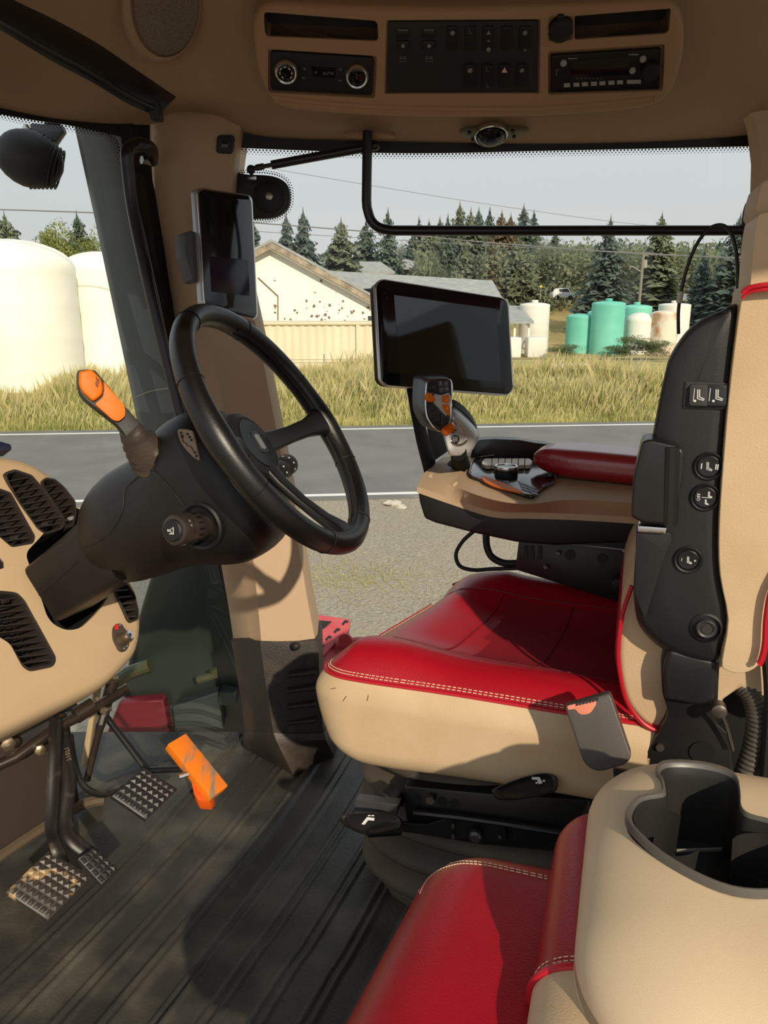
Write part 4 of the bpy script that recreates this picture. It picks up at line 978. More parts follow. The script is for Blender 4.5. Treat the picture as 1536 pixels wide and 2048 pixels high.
b = MB(); b.prism([hubc + WN*.0195 + WK*x + WMj*y for x, y in [(p.x, p.y) for p in rnd([(-.012, -.019), (.012, -.019), (.012, .019), (-.012, .019)], .005)]], WN*.0015, .0004, 1); obj('badge', b, mat('badge_dark', (58, 62, 66), .35, metal=.5), hc)
b = MB()
for k in (-1, 0, 1): b.box(hubc + WN*.0215 + WK*k*.0055, (.0022, .028 - abs(k)*.004, .0006), WK, WMj)
obj('emblem', b, SILVER, hc)

# ================================================================ steering column
root = empty('steering_column', WC - WN*.55, 'black moulded steering column cover rising from the beige dash pod', 'steering column')
def CA(t, m=0., k=0.): return cub - CN0*t + WMj*m + WK*k
b = MB(); rg = []
for t, rm, rk, om, p in ((.012, .048, .048, 0, 1.), (.03, .080, .074, .010, .85), (.048, .108, .090, .020, .68), (.075, .124, .096, .022, .66), (.12, .128, .098, .020, .74), (.165, .116, .094, .016, .9), (.21, .104, .094, .004, 1.), (.26, .100, .092, -.006, 1.), (.30, .094, .088, -.010, 1.), (.335, .084, .078, -.010, 1.), (.36, .070, .066, -.008, 1.), (.375, .045, .045, -.006, 1.)):
    rg.append([CA(t, om + rm*math.copysign(abs(math.sin(q))**p, math.sin(q)), rk*math.copysign(abs(math.cos(q))**p, math.cos(q))) for q in [2*math.pi*j/48 for j in range(48)]])
rg = [list(r) for r in zip(*[spline(list(c), 3) for c in zip(*rg)])]
b.loft(rg); ctree = b.bvh(); obj('column_cover', b, COLUMN, root, ang=50)
b = MB(); rg = []
for t, rm, rk in ((.33, .062, .066), (.40, .058, .062), (.50, .056, .06)):
    P = rnd([(-rk, -rm), (rk, -rm), (rk, rm), (-rk, rm)], .018, 4); rg.append([CA(t, p.y, p.x) for p in P])
b.loft(rg); shtree = b.bvh(); obj('column_shaft', b, COLUMN, root, ang=40)
SEAM = mat('dark_seam', (16, 13, 12), .7)
b = MB()
for pts in ([(150, 1105), (215, 1070), (245, 1020), (253, 975), (305, 935), (308, 940)], [(308, 940), (340, 975), (368, 1010)], [(300, 925), (308, 940)]):
    P = trace(ctree, pts, .0004, 8)
    if len(P) > 3: b.tube(P, .0011, 5)
P = trace(shtree, [(78, 1190), (115, 1160), (155, 1122)], .0004, 8)
if len(P) > 3: b.tube(P, .001, 5)
obj('panel_seam', b, SEAM, root)
# icon plate
ip, inn = onto(ctree, 382, 890, .001)
IP = lambda x, y, o=0.: PL(x, y, ip + inn*o, inn)
b = MB(); b.prism([IP(x, y, .003) for x, y in sp2([(355, 862), (362, 858), (380, 860), (386, 868), (398, 912), (398, 920), (384, 912), (362, 886)], 3)], -inn*.006, .0006, 1, .8); pl_ = obj('gear_plate', b, mat('taupe_plate', (150, 128, 106), .5), root, label='taupe plate with gear pattern')
b = MB(); b.tube([IP(x, y, .0035) for x, y in ((364, 874), (366, 884), (372, 887), (375, 892), (382, 893), (386, 902))], .0007, 5); b.lathe([(.0028, 0), (.0028, .0006)], IP(364, 873, .0035), inn, 10)
for x, y in ((375, 868), (379, 874), (383, 880), (390, 905), (393, 912), (362, 866)): b.lathe([(.0022, 0), (.0022, .0005), (.0014, .0005)], IP(x, y, .0032), inn, 8)
obj('gear_diagram', b, mat('dark_print', (40, 34, 30), .6), pl_)
# horn / light stalk, its end facing us
hp_, hn_ = onto(ctree, 405, 1052, 0.)
sax = V((-.40, -.86, .16)).normalized()
b = MB(); b.lathe([(.036, -.02), (.037, .002), (.034, .005), (.031, .003), (.028, -.012)], hp_ + sax*.004, (sax + hn_).normalized(), 36); obj('stalk_socket', b, BLACK, root)
b = MB(); b.lathe([(.018, -.02), (.018, .012), (.0215, .014), (.0225, .022), (.0225, .038), (.0215, .040), (.0215, .043), (.0232, .045), (.0232, .060), (.021, .064), (.0165, .066)], hp_, sax, 36); sk = obj('light_stalk', b, mat('stalk_brown', (48, 40, 36), .4), root)
b = MB(); b.lathe([(.0165, .060), (.0165, .068), (.014, .070)], hp_, sax, 30); obj('horn_button', b, BLACK, sk)
ce = hp_ + sax*.0705; cu_, cw_ = V((1, 0, .0)) - sax*sax.x, None; cu_.normalize(); cw_ = sax.cross(cu_)
if cw_.z < 0: cw_ = -cw_
b = MB(); b.tube([ce - cu_*.006 + cw_*.001, ce - cu_*.001 + cw_*.001, ce + cu_*.004 + cw_*.005, ce + cu_*.004 - cw_*.005, ce - cu_*.001 - cw_*.001, ce - cu_*.006 - cw_*.001], .0007, 4, closed=True); b.box(ce - cu_*.0005 - cw_*.0045, (.005, .0012, .0005), cu_, cw_); obj('horn_mark', b, WHITE, sk)
b = MB()
for k in range(16):
    a = 2*math.pi*k/16; d = cu_*math.cos(a) + cw_*math.sin(a); b.box(hp_ + sax*.030 + d*.0228, (.002, .002, .010), d.cross(sax), d)
obj('grip_ribs', b, COLUMN, sk)
b = MB()
for a in (.3, .6, -1.2, -1.5, -1.8): d = cu_*math.cos(a) + cw_*math.sin(a); b.box(hp_ + sax*.053 + d*.0232, (.0035, .0008, .003), d.cross(sax), d)
obj('stalk_print', b, GREYP, sk)
# right-hand multifunction stalk
s0, s1 = D(528, 968, 1.24), D(580, 925, 1.34); sa = (s1 - s0).normalized(); LL = (s1 - s0).length
b = MB(); b.lathe([(.012, -.06), (.013, 0), (.0165, .002), (.0175, LL*.3), (.0165, LL*.32), (.0180, LL*.34), (.0185, LL*.62), (.0172, LL*.64), (.0185, LL*.66), (.0185, LL*.92), (.012, LL*1.02)], s0, sa, 28); sk = obj('wiper_stalk', b, BLACK, root)
u_, w_ = perp(sa); b = MB()
for k in range(10):
    a = 2*math.pi*k/10
    for h in (.2, .48, .8): d = u_*math.cos(a + h) + w_*math.sin(a + h); b.box(s0 + sa*LL*h + d*.0184, (.003, .0006, .003), d.cross(sa), d)
obj('stalk_print', b, WHITE, sk)
# shuttle lever
root = empty('shuttle_lever', D(305, 900, 1.2), 'orange topped shuttle lever in a ribbed rubber boot left of the steering wheel', 'lever')
b = MB(); l0, l1 = D(312, 925, 1.20), D(262, 862, 1.145); la = (l1 - l0).normalized(); Ll = (l1 - l0).length
pr = []
for t, r in ((-.1, .036), (.0, .041), (.12, .040), (.2, .034), (.28, .037), (.36, .031), (.46, .034), (.54, .027), (.66, .030), (.76, .022), (.86, .024), (.98, .020), (1.05, .018)): pr.append((r, t*Ll))
b.lathe(pr, l0, la, 32, sx=1., sy=.85); obj('boot', b, mat('dusty_rubber_boot', (74, 60, 50), .6, c2=(52, 44, 40), nscale=20, bump=.3), root, ang=70)
lp = D(215, 800, 1.12); ln = V((.45, -.85, .25)).normalized()
LP_ = lambda x, y, o=0.: PL(x, y, lp + ln*o, ln)
blk = [(156, 745), (160, 740), (186, 740), (200, 752), (258, 822), (290, 860), (262, 884), (235, 850), (172, 800), (158, 775)]
b = MB(); b.prism([LP_(x, y, -.004) for x, y in sp2(blk, 3)], -ln*.024, .005, 3, .7); obj('shaft', b, COLUMN, root)
b = MB(); b.prism([LP_(x, y, .004) for x, y in rnd([(159, 742), (184, 738), (203, 758), (207, 778), (204, 790), (187, 803), (165, 783), (158, 768)], 6)], -ln*.022, .005, 3, .7); obj('orange_tip', b, ORANGE, root, label='orange thumb tip')
b = MB(); b.prism([LP_(x, y, .003) for x, y in rnd([(207, 762), (250, 812), (251, 832), (238, 843), (226, 840), (190, 808), (206, 794), (209, 780)], [4, 6, 6, 10, 10, 4, 4, 4])], -ln*.022, .004, 3, .7); obj('orange_grip', b, ORANGE, root, label='orange grip panel')
b = MB(); b.prism([LP_(x, y, .0047) for x, y in ((191, 752), (199, 760), (197, 770), (193, 765))], ln*.0004); b.prism([LP_(x, y, .0047) for x, y in ((190, 762), (197, 772), (195, 776), (191, 770))], ln*.0004); obj('park_mark', b, mat('brown_print', (110, 50, 14), .6), root)

# ================================================================ dash pod
DC = D(121, 1167, 1.42); DN = V((.80, -.28, .53)).normalized()
def DP_(x, y, o=0.): return PL(x, y, DC + DN*o, DN)
root = empty('dash_pod', DP_(90, 1300, -.2), 'beige dashboard pod with black air vents around the steering column', 'dashboard')
dout = [(-140, 880), (-40, 895), (20, 903), (65, 915), (108, 942), (138, 975), (165, 1010), (215, 1090), (255, 1140), (280, 1175), (290, 1210), (293, 1258), (284, 1302), (262, 1330), (225, 1366), (180, 1392), (100, 1430), (0, 1476), (-150, 1530)]
b = MB(); dp2 = sp2(dout, 4, False)
cx, cy = 60, 1190
PR = ((.02, -.20), (1.0, -.20), (1.0, -.06), (.995, -.035), (.975, -.014), (.945, -.003), (.90, .003), (.7, .008), (.5, .011), (.3, .013), (.12, .014), (.02, .014))
b.loft([[DP_(cx + (x-cx)*sc, cy + (y-cy)*sc, 0.) + DN*o for x, y in dp2] for sc, o in PR]); pod = obj('pod_body', b, BEIGE, root, ang=50)
DQ = lambda x, y, o=0.: DP_(x, y, .010) + DN*(o - .010)
vents = [([(6, 945), (26, 938), (62, 950), (92, 985), (131, 1042), (126, 1060), (92, 1072), (74, 1060), (40, 1010), (14, 965)], 6, 9, (70, 1003), -.2),
         ([(82, 962), (88, 955), (108, 958), (128, 975), (150, 1004), (152, 1030), (146, 1055), (134, 1058), (118, 1030), (95, 990)], 5, 6, (118, 1000), -.2),
         ([(-60, 960), (-6, 976), (20, 985), (70, 1075), (66, 1090), (22, 1098), (-10, 1070), (-60, 1000)], 6, 9, (20, 1040), -.15),
         ([(-60, 1180), (0, 1181), (32, 1184), (48, 1200), (112, 1318), (108, 1335), (60, 1345), (44, 1335), (18, 1290), (-60, 1240)], 8, 12, (48, 1262), -.12),
         ([(228, 1180), (240, 1168), (254, 1168), (268, 1190), (276, 1220), (276, 1240), (262, 1246), (255, 1240), (236, 1200)], 5, 5, (254, 1208), -.1),
         ([(-60, 1100), (-6, 1112), (5, 1125), (6, 1138), (-8, 1142), (-60, 1140)], 3, 2, (-20, 1125), -.1)]
cuts = []
def shrink(P, c, k): return [(c[0] + (x-c[0])*k, c[1] + (y-c[1])*k) for x, y in P]
def cen(P): return (sum(p[0] for p in P)/len(P), sum(p[1] for p in P)/len(P))
for pts, r, ns, lc, tl in vents:
    P = [(p.x, p.y) for p in rnd(pts, r)]; c = MB(); c.prism([DQ(x, y, .04) for x, y in shrink(P, cen(P), .97)], -DN*.095); cuts.append(c)
cuts[-1].bm.free() if False else None
hole = [(48, 1108), (80, 1075), (135, 1010), (165, 1010), (250, 1100), (220, 1190), (198, 1222), (160, 1258), (130, 1262), (105, 1250), (92, 1235)]
c = MB(); c.prism([DQ(x, y, .04) for x, y in [(p.x, p.y) for p in rnd(hole, 14)]], -DN*.13); cuts.append(c)
boolean(pod, cuts); pod.data.polygons.foreach_set('use_smooth', [True]*len(pod.data.polygons)); pod.data.set_sharp_from_angle(angle=.75)
b = MB(); P = [(p.x, p.y) for p in rnd(hole, 14)]; b.prism([DQ(x, y, -.086) for x, y in shrink(P, cen(P), .99)], -DN*.002); b.loft([[DQ(x, y, o) for x, y in shrink(P, cen(P), .985)] for o in (.002, -.086)], cap=False); obj('column_opening', b, mat('deep_black', (12, 11, 10), .8), root)
VB = mat('vent_brown_black', (46, 39, 36), .38, spec=.5)
for pts, r, ns, lc, tl in vents:
    P = [(p.x, p.y) for p in rnd(pts, r)]; c = cen(P); b = MB()
    b.loft([[DQ(x, y, o) for x, y in shrink(P, c, k)] for k, o in ((.985, -.04), (.985, .011), (.975, .0135), (.91, .0125), (.88, .006), (.88, -.04))], cap=False)
    v = obj('air_vent', b, VB, root, ang=40)
    b = MB(); b.prism([DQ(x, y, -.042) for x, y in shrink(P, c, .98)], -DN*.002); obj('duct', b, mat('deep_black', (12, 11, 10), .8), v)
    # slats clipped to the vent outline
    Pi = shrink(P, c, .89); ys = [p[1] for p in Pi]; y0, y1 = min(ys), max(ys)
    xs = [p[0] for p in Pi]; x0, x1 = min(xs), max(xs)
    def span(ym, sl):
        hit = []
        for i in range(len(Pi)):
            (xa, ya), (xb, yb) = Pi[i-1], Pi[i]; fa, fb = ya - ym - sl*(xa - c[0]), yb - ym - sl*(xb - c[0])
            if fa*fb < 0: t = fa/(fa-fb); hit.append((xa + (xb-xa)*t, ya + (yb-ya)*t))
        return (min(hit), max(hit)) if len(hit) >= 2 else None
    def vspan(xm, sl):
        hit = []
        for i in range(len(Pi)):
            (xa, ya), (xb, yb) = Pi[i-1], Pi[i]; fa, fb = xa - xm - sl*(ya - c[1]), xb - xm - sl*(yb - c[1])
            if fa*fb < 0: t = fa/(fa-fb); hit.append((xa + (xb-xa)*t, ya + (yb-ya)*t))
        return (min(hit, key=lambda q: q[1]), max(hit, key=lambda q: q[1])) if len(hit) >= 2 else None
    n = max(3, int((y1-y0)/13.))
    for i in range(n):
        sp_ = span(y0 + (y1-y0)*(i+.5)/n, tl)
        if not sp_: continue
        b = MB(); A, Q = DQ(*sp_[0], .007), DQ(*sp_[1], .007); d = (Q-A).normalized(); b.box((A+Q)/2 - DN*.001, ((Q-A).length, .0022, .007), d, DN.cross(d)); obj('slat', b, VB, v)
    b = MB()
    for i in range(ns//2 + 1 if ns == 12 else 0):
        sp_ = vspan(x0 + (x1-x0)*(i+.7)/(ns//2 + 1.4), .55)
        if sp_: A, Q = DQ(*sp_[0], -.030), DQ(*sp_[1], -.030); d = (Q-A).normalized(); b.box((A+Q)/2 - DN*.002, ((Q-A).length, .0012, .008), d, DN.cross(d))
    if len(b.bm.verts): obj('rear_fins', b, VB, v)
    if ns > 5:
        b = MB(); q = (c[0] + (P[0][0]-c[0])*0 + 22*(1 if ns < 12 else -.9), y1 - 14 if ns < 12 else y0 + 12); b.box(DP_(*q, .008), (.016, .006, .008), DP_(q[0]+10, q[1]-3, .008) - DP_(*q, .008), WK, .0015, 2); obj('vent_tab', b, SILVER if ns == 6 else VB, v)
# little display corner at the top left of the pod
b = MB(); b.prism([DP_(x, y, -.02) for x, y in ((-40, 890), (4, 903), (6, 914), (-40, 915))], DN*.03, .003, 2); obj('display_edge', b, mat('dark_blue_plastic', (34, 40, 70), .4), root)
# key switch
kc = DP_(243, 1275, .0055); k = None
b = MB(); b.prism([DP_(x, y, .010) for x, y in rnd([(231, 1247), (244, 1246), (258, 1268), (260, 1290), (252, 1303), (240, 1301), (226, 1278), (225, 1258)], 9)], -DN*.012, .0015, 2); ks = obj('key_switch', b, mat('switch_grey', (70, 58, 48), .5), root)
b = MB(); c = DP_(243, 1279, .010); b.lathe([(.0135, 0), (.0125, .006), (.0105, .007), (.0105, .020), (.009, .022)], c, DN, 28); obj('barrel', b, mat('dull_brown_metal', (92, 78, 66), .35, metal=.5), ks)
b = MB(); b.lathe([(.0085, .020), (.0085, .0245), (.006, .025)], c, DN, 24); obj('lock', b, CHROME, ks)
b = MB(); b.box(c + DN*.0255, (.002, .007, .0008), (1, 0, 0), (0, 0, 1)); b.box(c + DN*.0255, (.006, .0018, .0008), (1, 0, 0), (0, 0, 1)); obj('keyhole', b, BLACK, ks)
b = MB(); b.prism([DP_(x, y, .011) for x, y in ((229, 1250), (238, 1249), (236, 1259), (230, 1260))], DN*.0005); obj('off_mark', b, mat('red_print', (200, 40, 30), .6), ks)
b = MB(); 
for x, y in ((240, 1250), (248, 1254), (252, 1262), (254, 1292), (248, 1297)): b.box(DP_(x, y, .0105), (.003, .0008, .0004), (1, 0, 0), (0, 0, 1))
obj('position_marks', b, WHITE, ks)

# ================================================================ kick panel, pedals, linkage
b = MB(); kp = [Z(-120, 1790, .0), Z(0, 1702, .03), Z(158, 1602, .03)]
b.prism([Z(-160, 1830, .0), Z(0, 1706, .02), Z(160, 1604, .02), Z(160, 1604, .02) + V((0, 0, .30)), Z(0, 1706, .02) + V((0, 0, .36)), Z(-160, 1830, 0.) + V((0, 0, .42))], V((-.03, .0, 0)), .004, 2); struct('wall_front', b, mat('brown_carpet_panel', (62, 48, 40), .85, bump=.6, bscale=600))
b = MB(); b.tube([Z(-160, 1834, .01), Z(0, 1712, .02), Z(150, 1616, .02), Z(205, 1600, .01)], .012, 8, smooth=4); struct('trim_4', b, mat('brown_mat_edge', (84, 72, 56), .6))
b = MB(); b.prism([Y(x, y, 1.60) for x, y in ((186, 1380), (196, 1378), (176, 1520), (168, 1536), (160, 1536))], V((.0, .03, 0)), .003, 2); struct('trim_5', b, BEIGE)
BAR = mat('brown_black_steel', (44, 36, 32), .32, c2=(66, 54, 44), nscale=14, metal=.3, spec=.6)
root = empty('pedal_cross_shaft', D(120, 1445, 1.55), 'dark steel cross shaft with bolts running under the dash pod', 'shaft')
b = MB(); b.tube([D(-60, 1556, 1.42), D(30, 1516, 1.46), D(120, 1452, 1.52), D(168, 1428, 1.56), D(252, 1378, 1.64)], .0105, 12); b.tube([D(150, 1432, 1.55), D(186, 1410, 1.575)], .017, 12); obj('shaft_bar', b, BAR, root, ang=60)
b = MB(); b.prism([D(x, y, 1.56) for x, y in ((-30, 1470), (95, 1428), (150, 1420), (160, 1440), (100, 1470), (30, 1494), (-30, 1520))], V((-.02, .05, .0)), .004, 2); obj('mount_plate', b, RUBBER, root)
for x, y, r in ((80, 1498, .011), (16, 1486, .014), (10, 1518, .007), (218, 1358, .010), (206, 1420, .008)):
    b = MB(); b.lathe([(r, 0), (r, .008), (r*.7, .010)], D(x, y, 1.48 if x < 100 else 1.58), V((.5, -.8, .1)), 6); b.tube([D(x, y, 1.48 if x < 100 else 1.58), D(x + 14, y - 2, 1.52 if x < 100 else 1.6)], r*.7, 8); obj('bolt', b, mat('brassy_steel', (180, 160, 130), .3, metal=.9), root)
PN = V((.55, -.42, .72)).normalized()
def pad(name, corners, zc, nu, nv, label, m, bend=.0, worn=None, thick=.012, arm=None, armm=None, armw=(1.9), pn=PN):
    cx = sum(p[0] for p in corners)/4; cy = sum(p[1] for p in corners)/4; c0 = Z(cx, cy, zc); F = lambda x, y, o=0.: PL(x, y, c0 + pn*o, pn)
    root = empty(name, c0, label, 'pedal'); Q = [F(*p) for p in corners]
    def bil(u, v, o=0.): 
        q = (Q[0]*(1-u) + Q[1]*u)*(1-v) + (Q[3]*(1-u) + Q[2]*u)*v
        return q + pn*(o + bend*(.25 - (v-.5)**2)*4)
    b = MB(); N = 10; topg = [[bil(i/N, j/N) for i in range(N+1)] for j in range(N+1)]
    ed = lambda o, g: [bil(-g + (1+2*g)*i/N, -g, o) for i in range(N)] + [bil(1+g, -g + (1+2*g)*j/N, o) for j in range(N)] + [bil(1+g - (1+2*g)*i/N, 1+g, o) for i in range(N)] + [bil(-g, 1+g - (1+2*g)*j/N, o) for j in range(N)]
    b.loft(topg, closed=False, cap=False); b.loft([ed(0, 0.), ed(-.001, .015), ed(-thick*.6, .02), ed(-thick, .0)], cap=False)
    bot = [[bil(i/N, j/N, -thick) for i in range(N+1)] for j in range(N+1)]; b.loft(bot, closed=False, cap=False)
    bmesh.ops.remove_doubles(b.bm, verts=b.bm.verts, dist=.0001); bmesh.ops.recalc_face_normals(b.bm, faces=b.bm.faces); p_ = obj('pad', b, m, root, ang=40)
    b = MB(); g = .08; h = .35*(Q[1]-Q[0]).length/nu*.85
    for i in range(nu):
        for j in range(nv):
            u0, u1, v0, v1 = (i+g)/nu, (i+1-g)/nu, (j+g)/nv, (j+1-g)/nv; vs_ = [b.bm.verts.new(bil(u, v, .0005)) for u, v in ((u0, v0), (u1, v0), (u1, v1), (u0, v1))]; t = b.bm.verts.new(bil((u0+u1)/2, (v0+v1)/2, h))
            for k in range(4): b.bm.faces.new((vs_[k], vs_[(k+1) % 4], t))
    bmesh.ops.recalc_face_normals(b.bm, faces=b.bm.faces); obj('tread_studs', b, worn or m, p_, ang=5, kind='stuff')
    if arm: 
        b = MB(); P = [D(x, y, d) for x, y, d in arm[0]]; b.tube(P, arm[1], 8, smooth=6, flat=(arm[2], arm[3])); obj('arm', b, armm or STEELW, root, ang=50)
    return root
padm = mat('pedal_rubber', (38, 36, 36), .45, spec=.5)
dusty = mat('clay_stained_rubber', (58, 50, 46), .45, c2=(160, 132, 92), nscale=22, sharp=(.57, .62), spec=.5)
dz = lambda x, y, z: (ZC - z)/(-ray(x, y).z)
pad('clutch_pedal', [(98, 1703), (182, 1753), (97, 1838), (14, 1784)], .13, 7, 7, 'largest ridged pedal pad with clay stains at the lower left', dusty, .006, dusty,
    arm=([(112, 1440, 1.50), (110, 1500, 1.46), (106, 1600, 1.42), (104, 1660, 1.39), (116, 1700, 1.36), (130, 1745, dz(130, 1745, .11))], [.0075]*6, V((.3, .9, 0)), 1.8))
pad('brake_pedal', [(188, 1696), (236, 1738), (203, 1768), (157, 1718)], .14, 4, 4, 'small ridged pedal pad touching the largest pad', padm, .004,
    arm=([(120, 1430, 1.55), (128, 1490, 1.50), (138, 1560, 1.46), (132, 1640, 1.42), (146, 1680, 1.40), (190, 1712, dz(190, 1712, .12))], [.0072]*6, V((.3, .9, 0)), 1.9))
pad('brake_pedal', [(288, 1536), (354, 1578), (293, 1638), (225, 1592)], .16, 6, 6, 'middle ridged pedal pad beside the orange pedal', padm, .005,
    arm=([(140, 1470, 1.56), (150, 1530, 1.54), (168, 1572, 1.52), (200, 1588, 1.52), (240, 1578, 1.52), (290, 1570, dz(290, 1570, .145))], [.0065]*6, V((.0, .0, 1)), 2.0))
# cast number on the arm
b = MB()
for k, ch in enumerate('7101'): pass
pn2 = V((.5, -.85, .1)).normalized(); b.text('71071', D(135, 1508, 1.455), V((-.05, .0, 1)), V((.86, .5, .0)), .012, .0004)
obj('cast_number', b, mat('worn_edge', (120, 104, 84), .5), bpy.data.objects['brake_pedal'])
root = empty('accelerator_pedal', Z(395, 1530, .12), 'bright orange worn accelerator pedal on a bent black rod', 'pedal')
on = V((.50, -.30, .81)).normalized(); oc = Z(395, 1530, .17); OF = lambda x, y, o=0.: PL(x, y, oc + on*o, on)
orw = mat('worn_orange_paint', (232, 122, 20), .5, c2=(140, 122, 100), nscale=16, sharp=(.53, .62))
ow = orw.node_tree; mp = ow.nodes.new('ShaderNodeMapping'); mp.inputs['Scale'].default_value = (3.0, .6, .6); gg = ow.nodes.new('ShaderNodeNewGeometry'); ow.links.new(gg.outputs['Position'], mp.inputs[0]); mp.inputs['Rotation'].default_value = (0, .4, .9)
for nd in ow.nodes:
    if nd.type == 'TEX_NOISE': ow.links.new(mp.outputs[0], nd.inputs['Vector'])
b = MB(); b.prism([OF(x, y) for x, y in rnd([(336, 1487), (372, 1466), (457, 1571), (424, 1596)], 3)], -on*.022, .003, 2); b_ = obj('pedal_block', b, orw, root)
b = MB(); b.prism([OF(x, y, -.02) for x, y in ((378, 1545), (392, 1560), (428, 1590), (420, 1602), (396, 1600), (388, 1588))], V((0, .01, -.03)), .003, 2); obj('pedal_hinge', b, mat('deep_orange_paint', (214, 84, 14), .5), root)
b = MB(); P = [D(206, 1425, 1.66), D(288, 1532, 1.62), D(300, 1540, 1.62), D(380, 1537, 1.60)]; b.tube(P, .0072, 10); obj('rod', b, STEELB, root)
b = MB(); b.lathe([(.005, 0), (.005, .02)], D(377, 1548, 1.58), V((-.8, -.5, 0)), 6); obj('bolt', b, CHROME, root)
root = empty('control_rod', D(205, 1440, 1.66), 'jointed dark steel rod hanging from the dash pod to the floor', 'rod')
b = MB(); b.tube([D(226, 1360, 1.62), D(206, 1430, 1.63), D(196, 1470, 1.64), D(174, 1560, 1.66)], [.013, .012, .0075, .0075], 10); obj('rod_bar', b, BAR, root, ang=60)
b = MB(); b.lathe([(.012, -.012), (.012, .012)], D(208, 1418, 1.61), (D(206, 1430, 1.63) - D(226, 1360, 1.62)), 6); b.lathe([(.009, -.012), (.009, .012)], D(204, 1436, 1.61), (D(206, 1430, 1.63) - D(226, 1360, 1.62)), 8); obj('lock_nut', b, CHROME, root)
# ================================================================ operator seat
A0 = Z(597, 1345, .50)                               # front near end of the piped seam
def SP(x, y, o=0.): return PL(x, y, A0 - E2*o, E2)     # on the seat's near side plane, o metres nearer to us
LSEAT, WSEAT = .66, .535
Ms = Mx((E1, E2, EZ)).transposed().to_4x4(); 
seat = empty('operator_seat', Z(1000, 1700, 0), 'red and beige leather operator seat with black side control panel', 'seat')
def top_h(l, w):
    """height of the cushion top over the piping level"""
    bn = math.exp(-((w - .075)/.055)**2)*.030*min(1, l/.10 + .35)*(1 if l < .42 else max(.3, 1 - (l - .42)*3))
    bf = math.exp(-((w - .455)/.060)**2)*.046*min(1, max(0, l - .02)/.16)
    fr = .016*math.exp(-((l - .10)/.10)**2)
    return bn + bf + fr - .010*math.exp(-((w - .265)/.12)**4)*min(1, l/.2) + .004*math.sin(l*20)*0
ZT = .50
def cush(p):
    l = p.x + LSEAT/2; w = p.y + WSEAT/2; t = (p.z + .0875)/.175      # t 0 bottom .. 1 top
    k = max(0, min(1, (t - .5)/.5)); h = top_h(l, w)*k*k
    x = l + .13*min(1, max(0, w)/.42)**1.1*max(0, 1 - l/LSEAT) ; 
    x += (1-t)**2*.05*max(0, 1 - l/.2)
    yy = w + .0*(1-t)
    z = ZT - .165 + t*.165 + h - l*.012
    # the underside rises towards the rear
    z += (1-t)*(.015*min(1, l/LSEAT) - .010*math.exp(-((l-.12)/.15)**2))
    return A0 + E1*x + E2*yy + EZ*(z - A0.z)
b0 = rbox((LSEAT, WSEAT, .175), (.085, .05, .05), 56, cush)
def loc(p): d = p - A0; return d.dot(E1), d.dot(E2), d.z
def zs(l, w): return -.002 - l*.012
def split(bm, test):
    o = MB(); me = bpy.data.meshes.new('t'); bm.to_mesh(me); o.bm.from_mesh(me); bpy.data.meshes.remove(me)
    kill = [f for f in o.bm.faces if not test(f)]; bmesh.ops.delete(o.bm, geom=kill, context='FACES'); return o
# make the seam sit on a mesh loop: cut the block with the seam surface
bmesh.ops.bisect_plane(b0, geom=b0.verts[:] + b0.edges[:] + b0.faces[:], plane_co=A0 + EZ*-.002, plane_no=(EZ + E1*.012).normalized())
isr = lambda f: (lambda q: q[2] > zs(q[0], q[1]) or (f.normal.z > .75 and .08 < q[1] < .5 and q[2] > -.03))(loc(f.calc_center_median()))
def incloth(f):
    l, w, z = loc(f.calc_center_median()); return isr(f) and .125 < w < .40 and l > .255 + .08*(w)
ctree2 = BVHTree.FromBMesh(b0)
ob = obj('cushion_base', split(b0, lambda f: not isr(f)), LEATHER, seat, label='beige side of the cushion', ang=70)
obj('cushion_top', split(b0, lambda f: isr(f) and not incloth(f)), RED, seat, label='red leather cushion top', ang=70)
cl = split(b0, incloth); obj('centre_panel', cl, REDCLOTH, seat, label='dark red perforated centre panel', ang=70)
# piping + double stitching round the seam
loopv = {}
seam = []
for e in b0.edges:
    if len(e.link_faces) == 2 and isr(e.link_faces[0]) != isr(e.link_faces[1]): seam.append(e)
seam = [e for e in seam if not (.09 < loc((e.verts[0].co + e.verts[1].co)/2)[1] < .49 and .04 < loc(e.verts[0].co)[0] - .1 < .5)]
def chain(edges):
    adj = {}
    for e in edges:
        a, c = e.verts; adj.setdefault(a, []).append(c); adj.setdefault(c, []).append(a)
    ends = [v for v, q in adj.items() if len(q) == 1]; cur = ends[0] if ends else edges[0].verts[0]; P = [cur]; prev = None
    while True:
        nx = [q for q in adj[cur] if q is not prev and q is not P[0]]
        nx = [q for q in nx if q not in (P[-2:] if len(P) > 1 else [])]
        if not nx or len(P) > len(edges): break
        prev, cur = cur, nx[0]; P.append(cur)
    return [v.co.copy() for v in P]
def chains(es):
    es = list(es); best = []
    while es:
        P = chain(es); best = P if len(P) > len(best) else best
        key_ = {tuple(round(c, 5) for c in p) for p in P}
        es = [e for e in es if not all(tuple(round(c, 5) for c in v.co) in key_ for v in e.verts)]
    return best
sp_ = chains(seam); cen_ = sum(sp_, V((0, 0, 0)))/len(sp_)
def outw(p, d): q = p - cen_; q.z = 0; return p + q.normalized()*d
b = MB(); b.tube([outw(p, .002) for p in sp_], .0032, 8); obj('piping', b, REDPIPE, seat)
b = MB()
res = []; 
for i in range(len(sp_) - 1):
    a, c = sp_[i], sp_[(i+1) % len(sp_)]; n = max(1, int((c-a).length/.0065))
    for k in range(n): res.append(a + (c-a)*k/n)
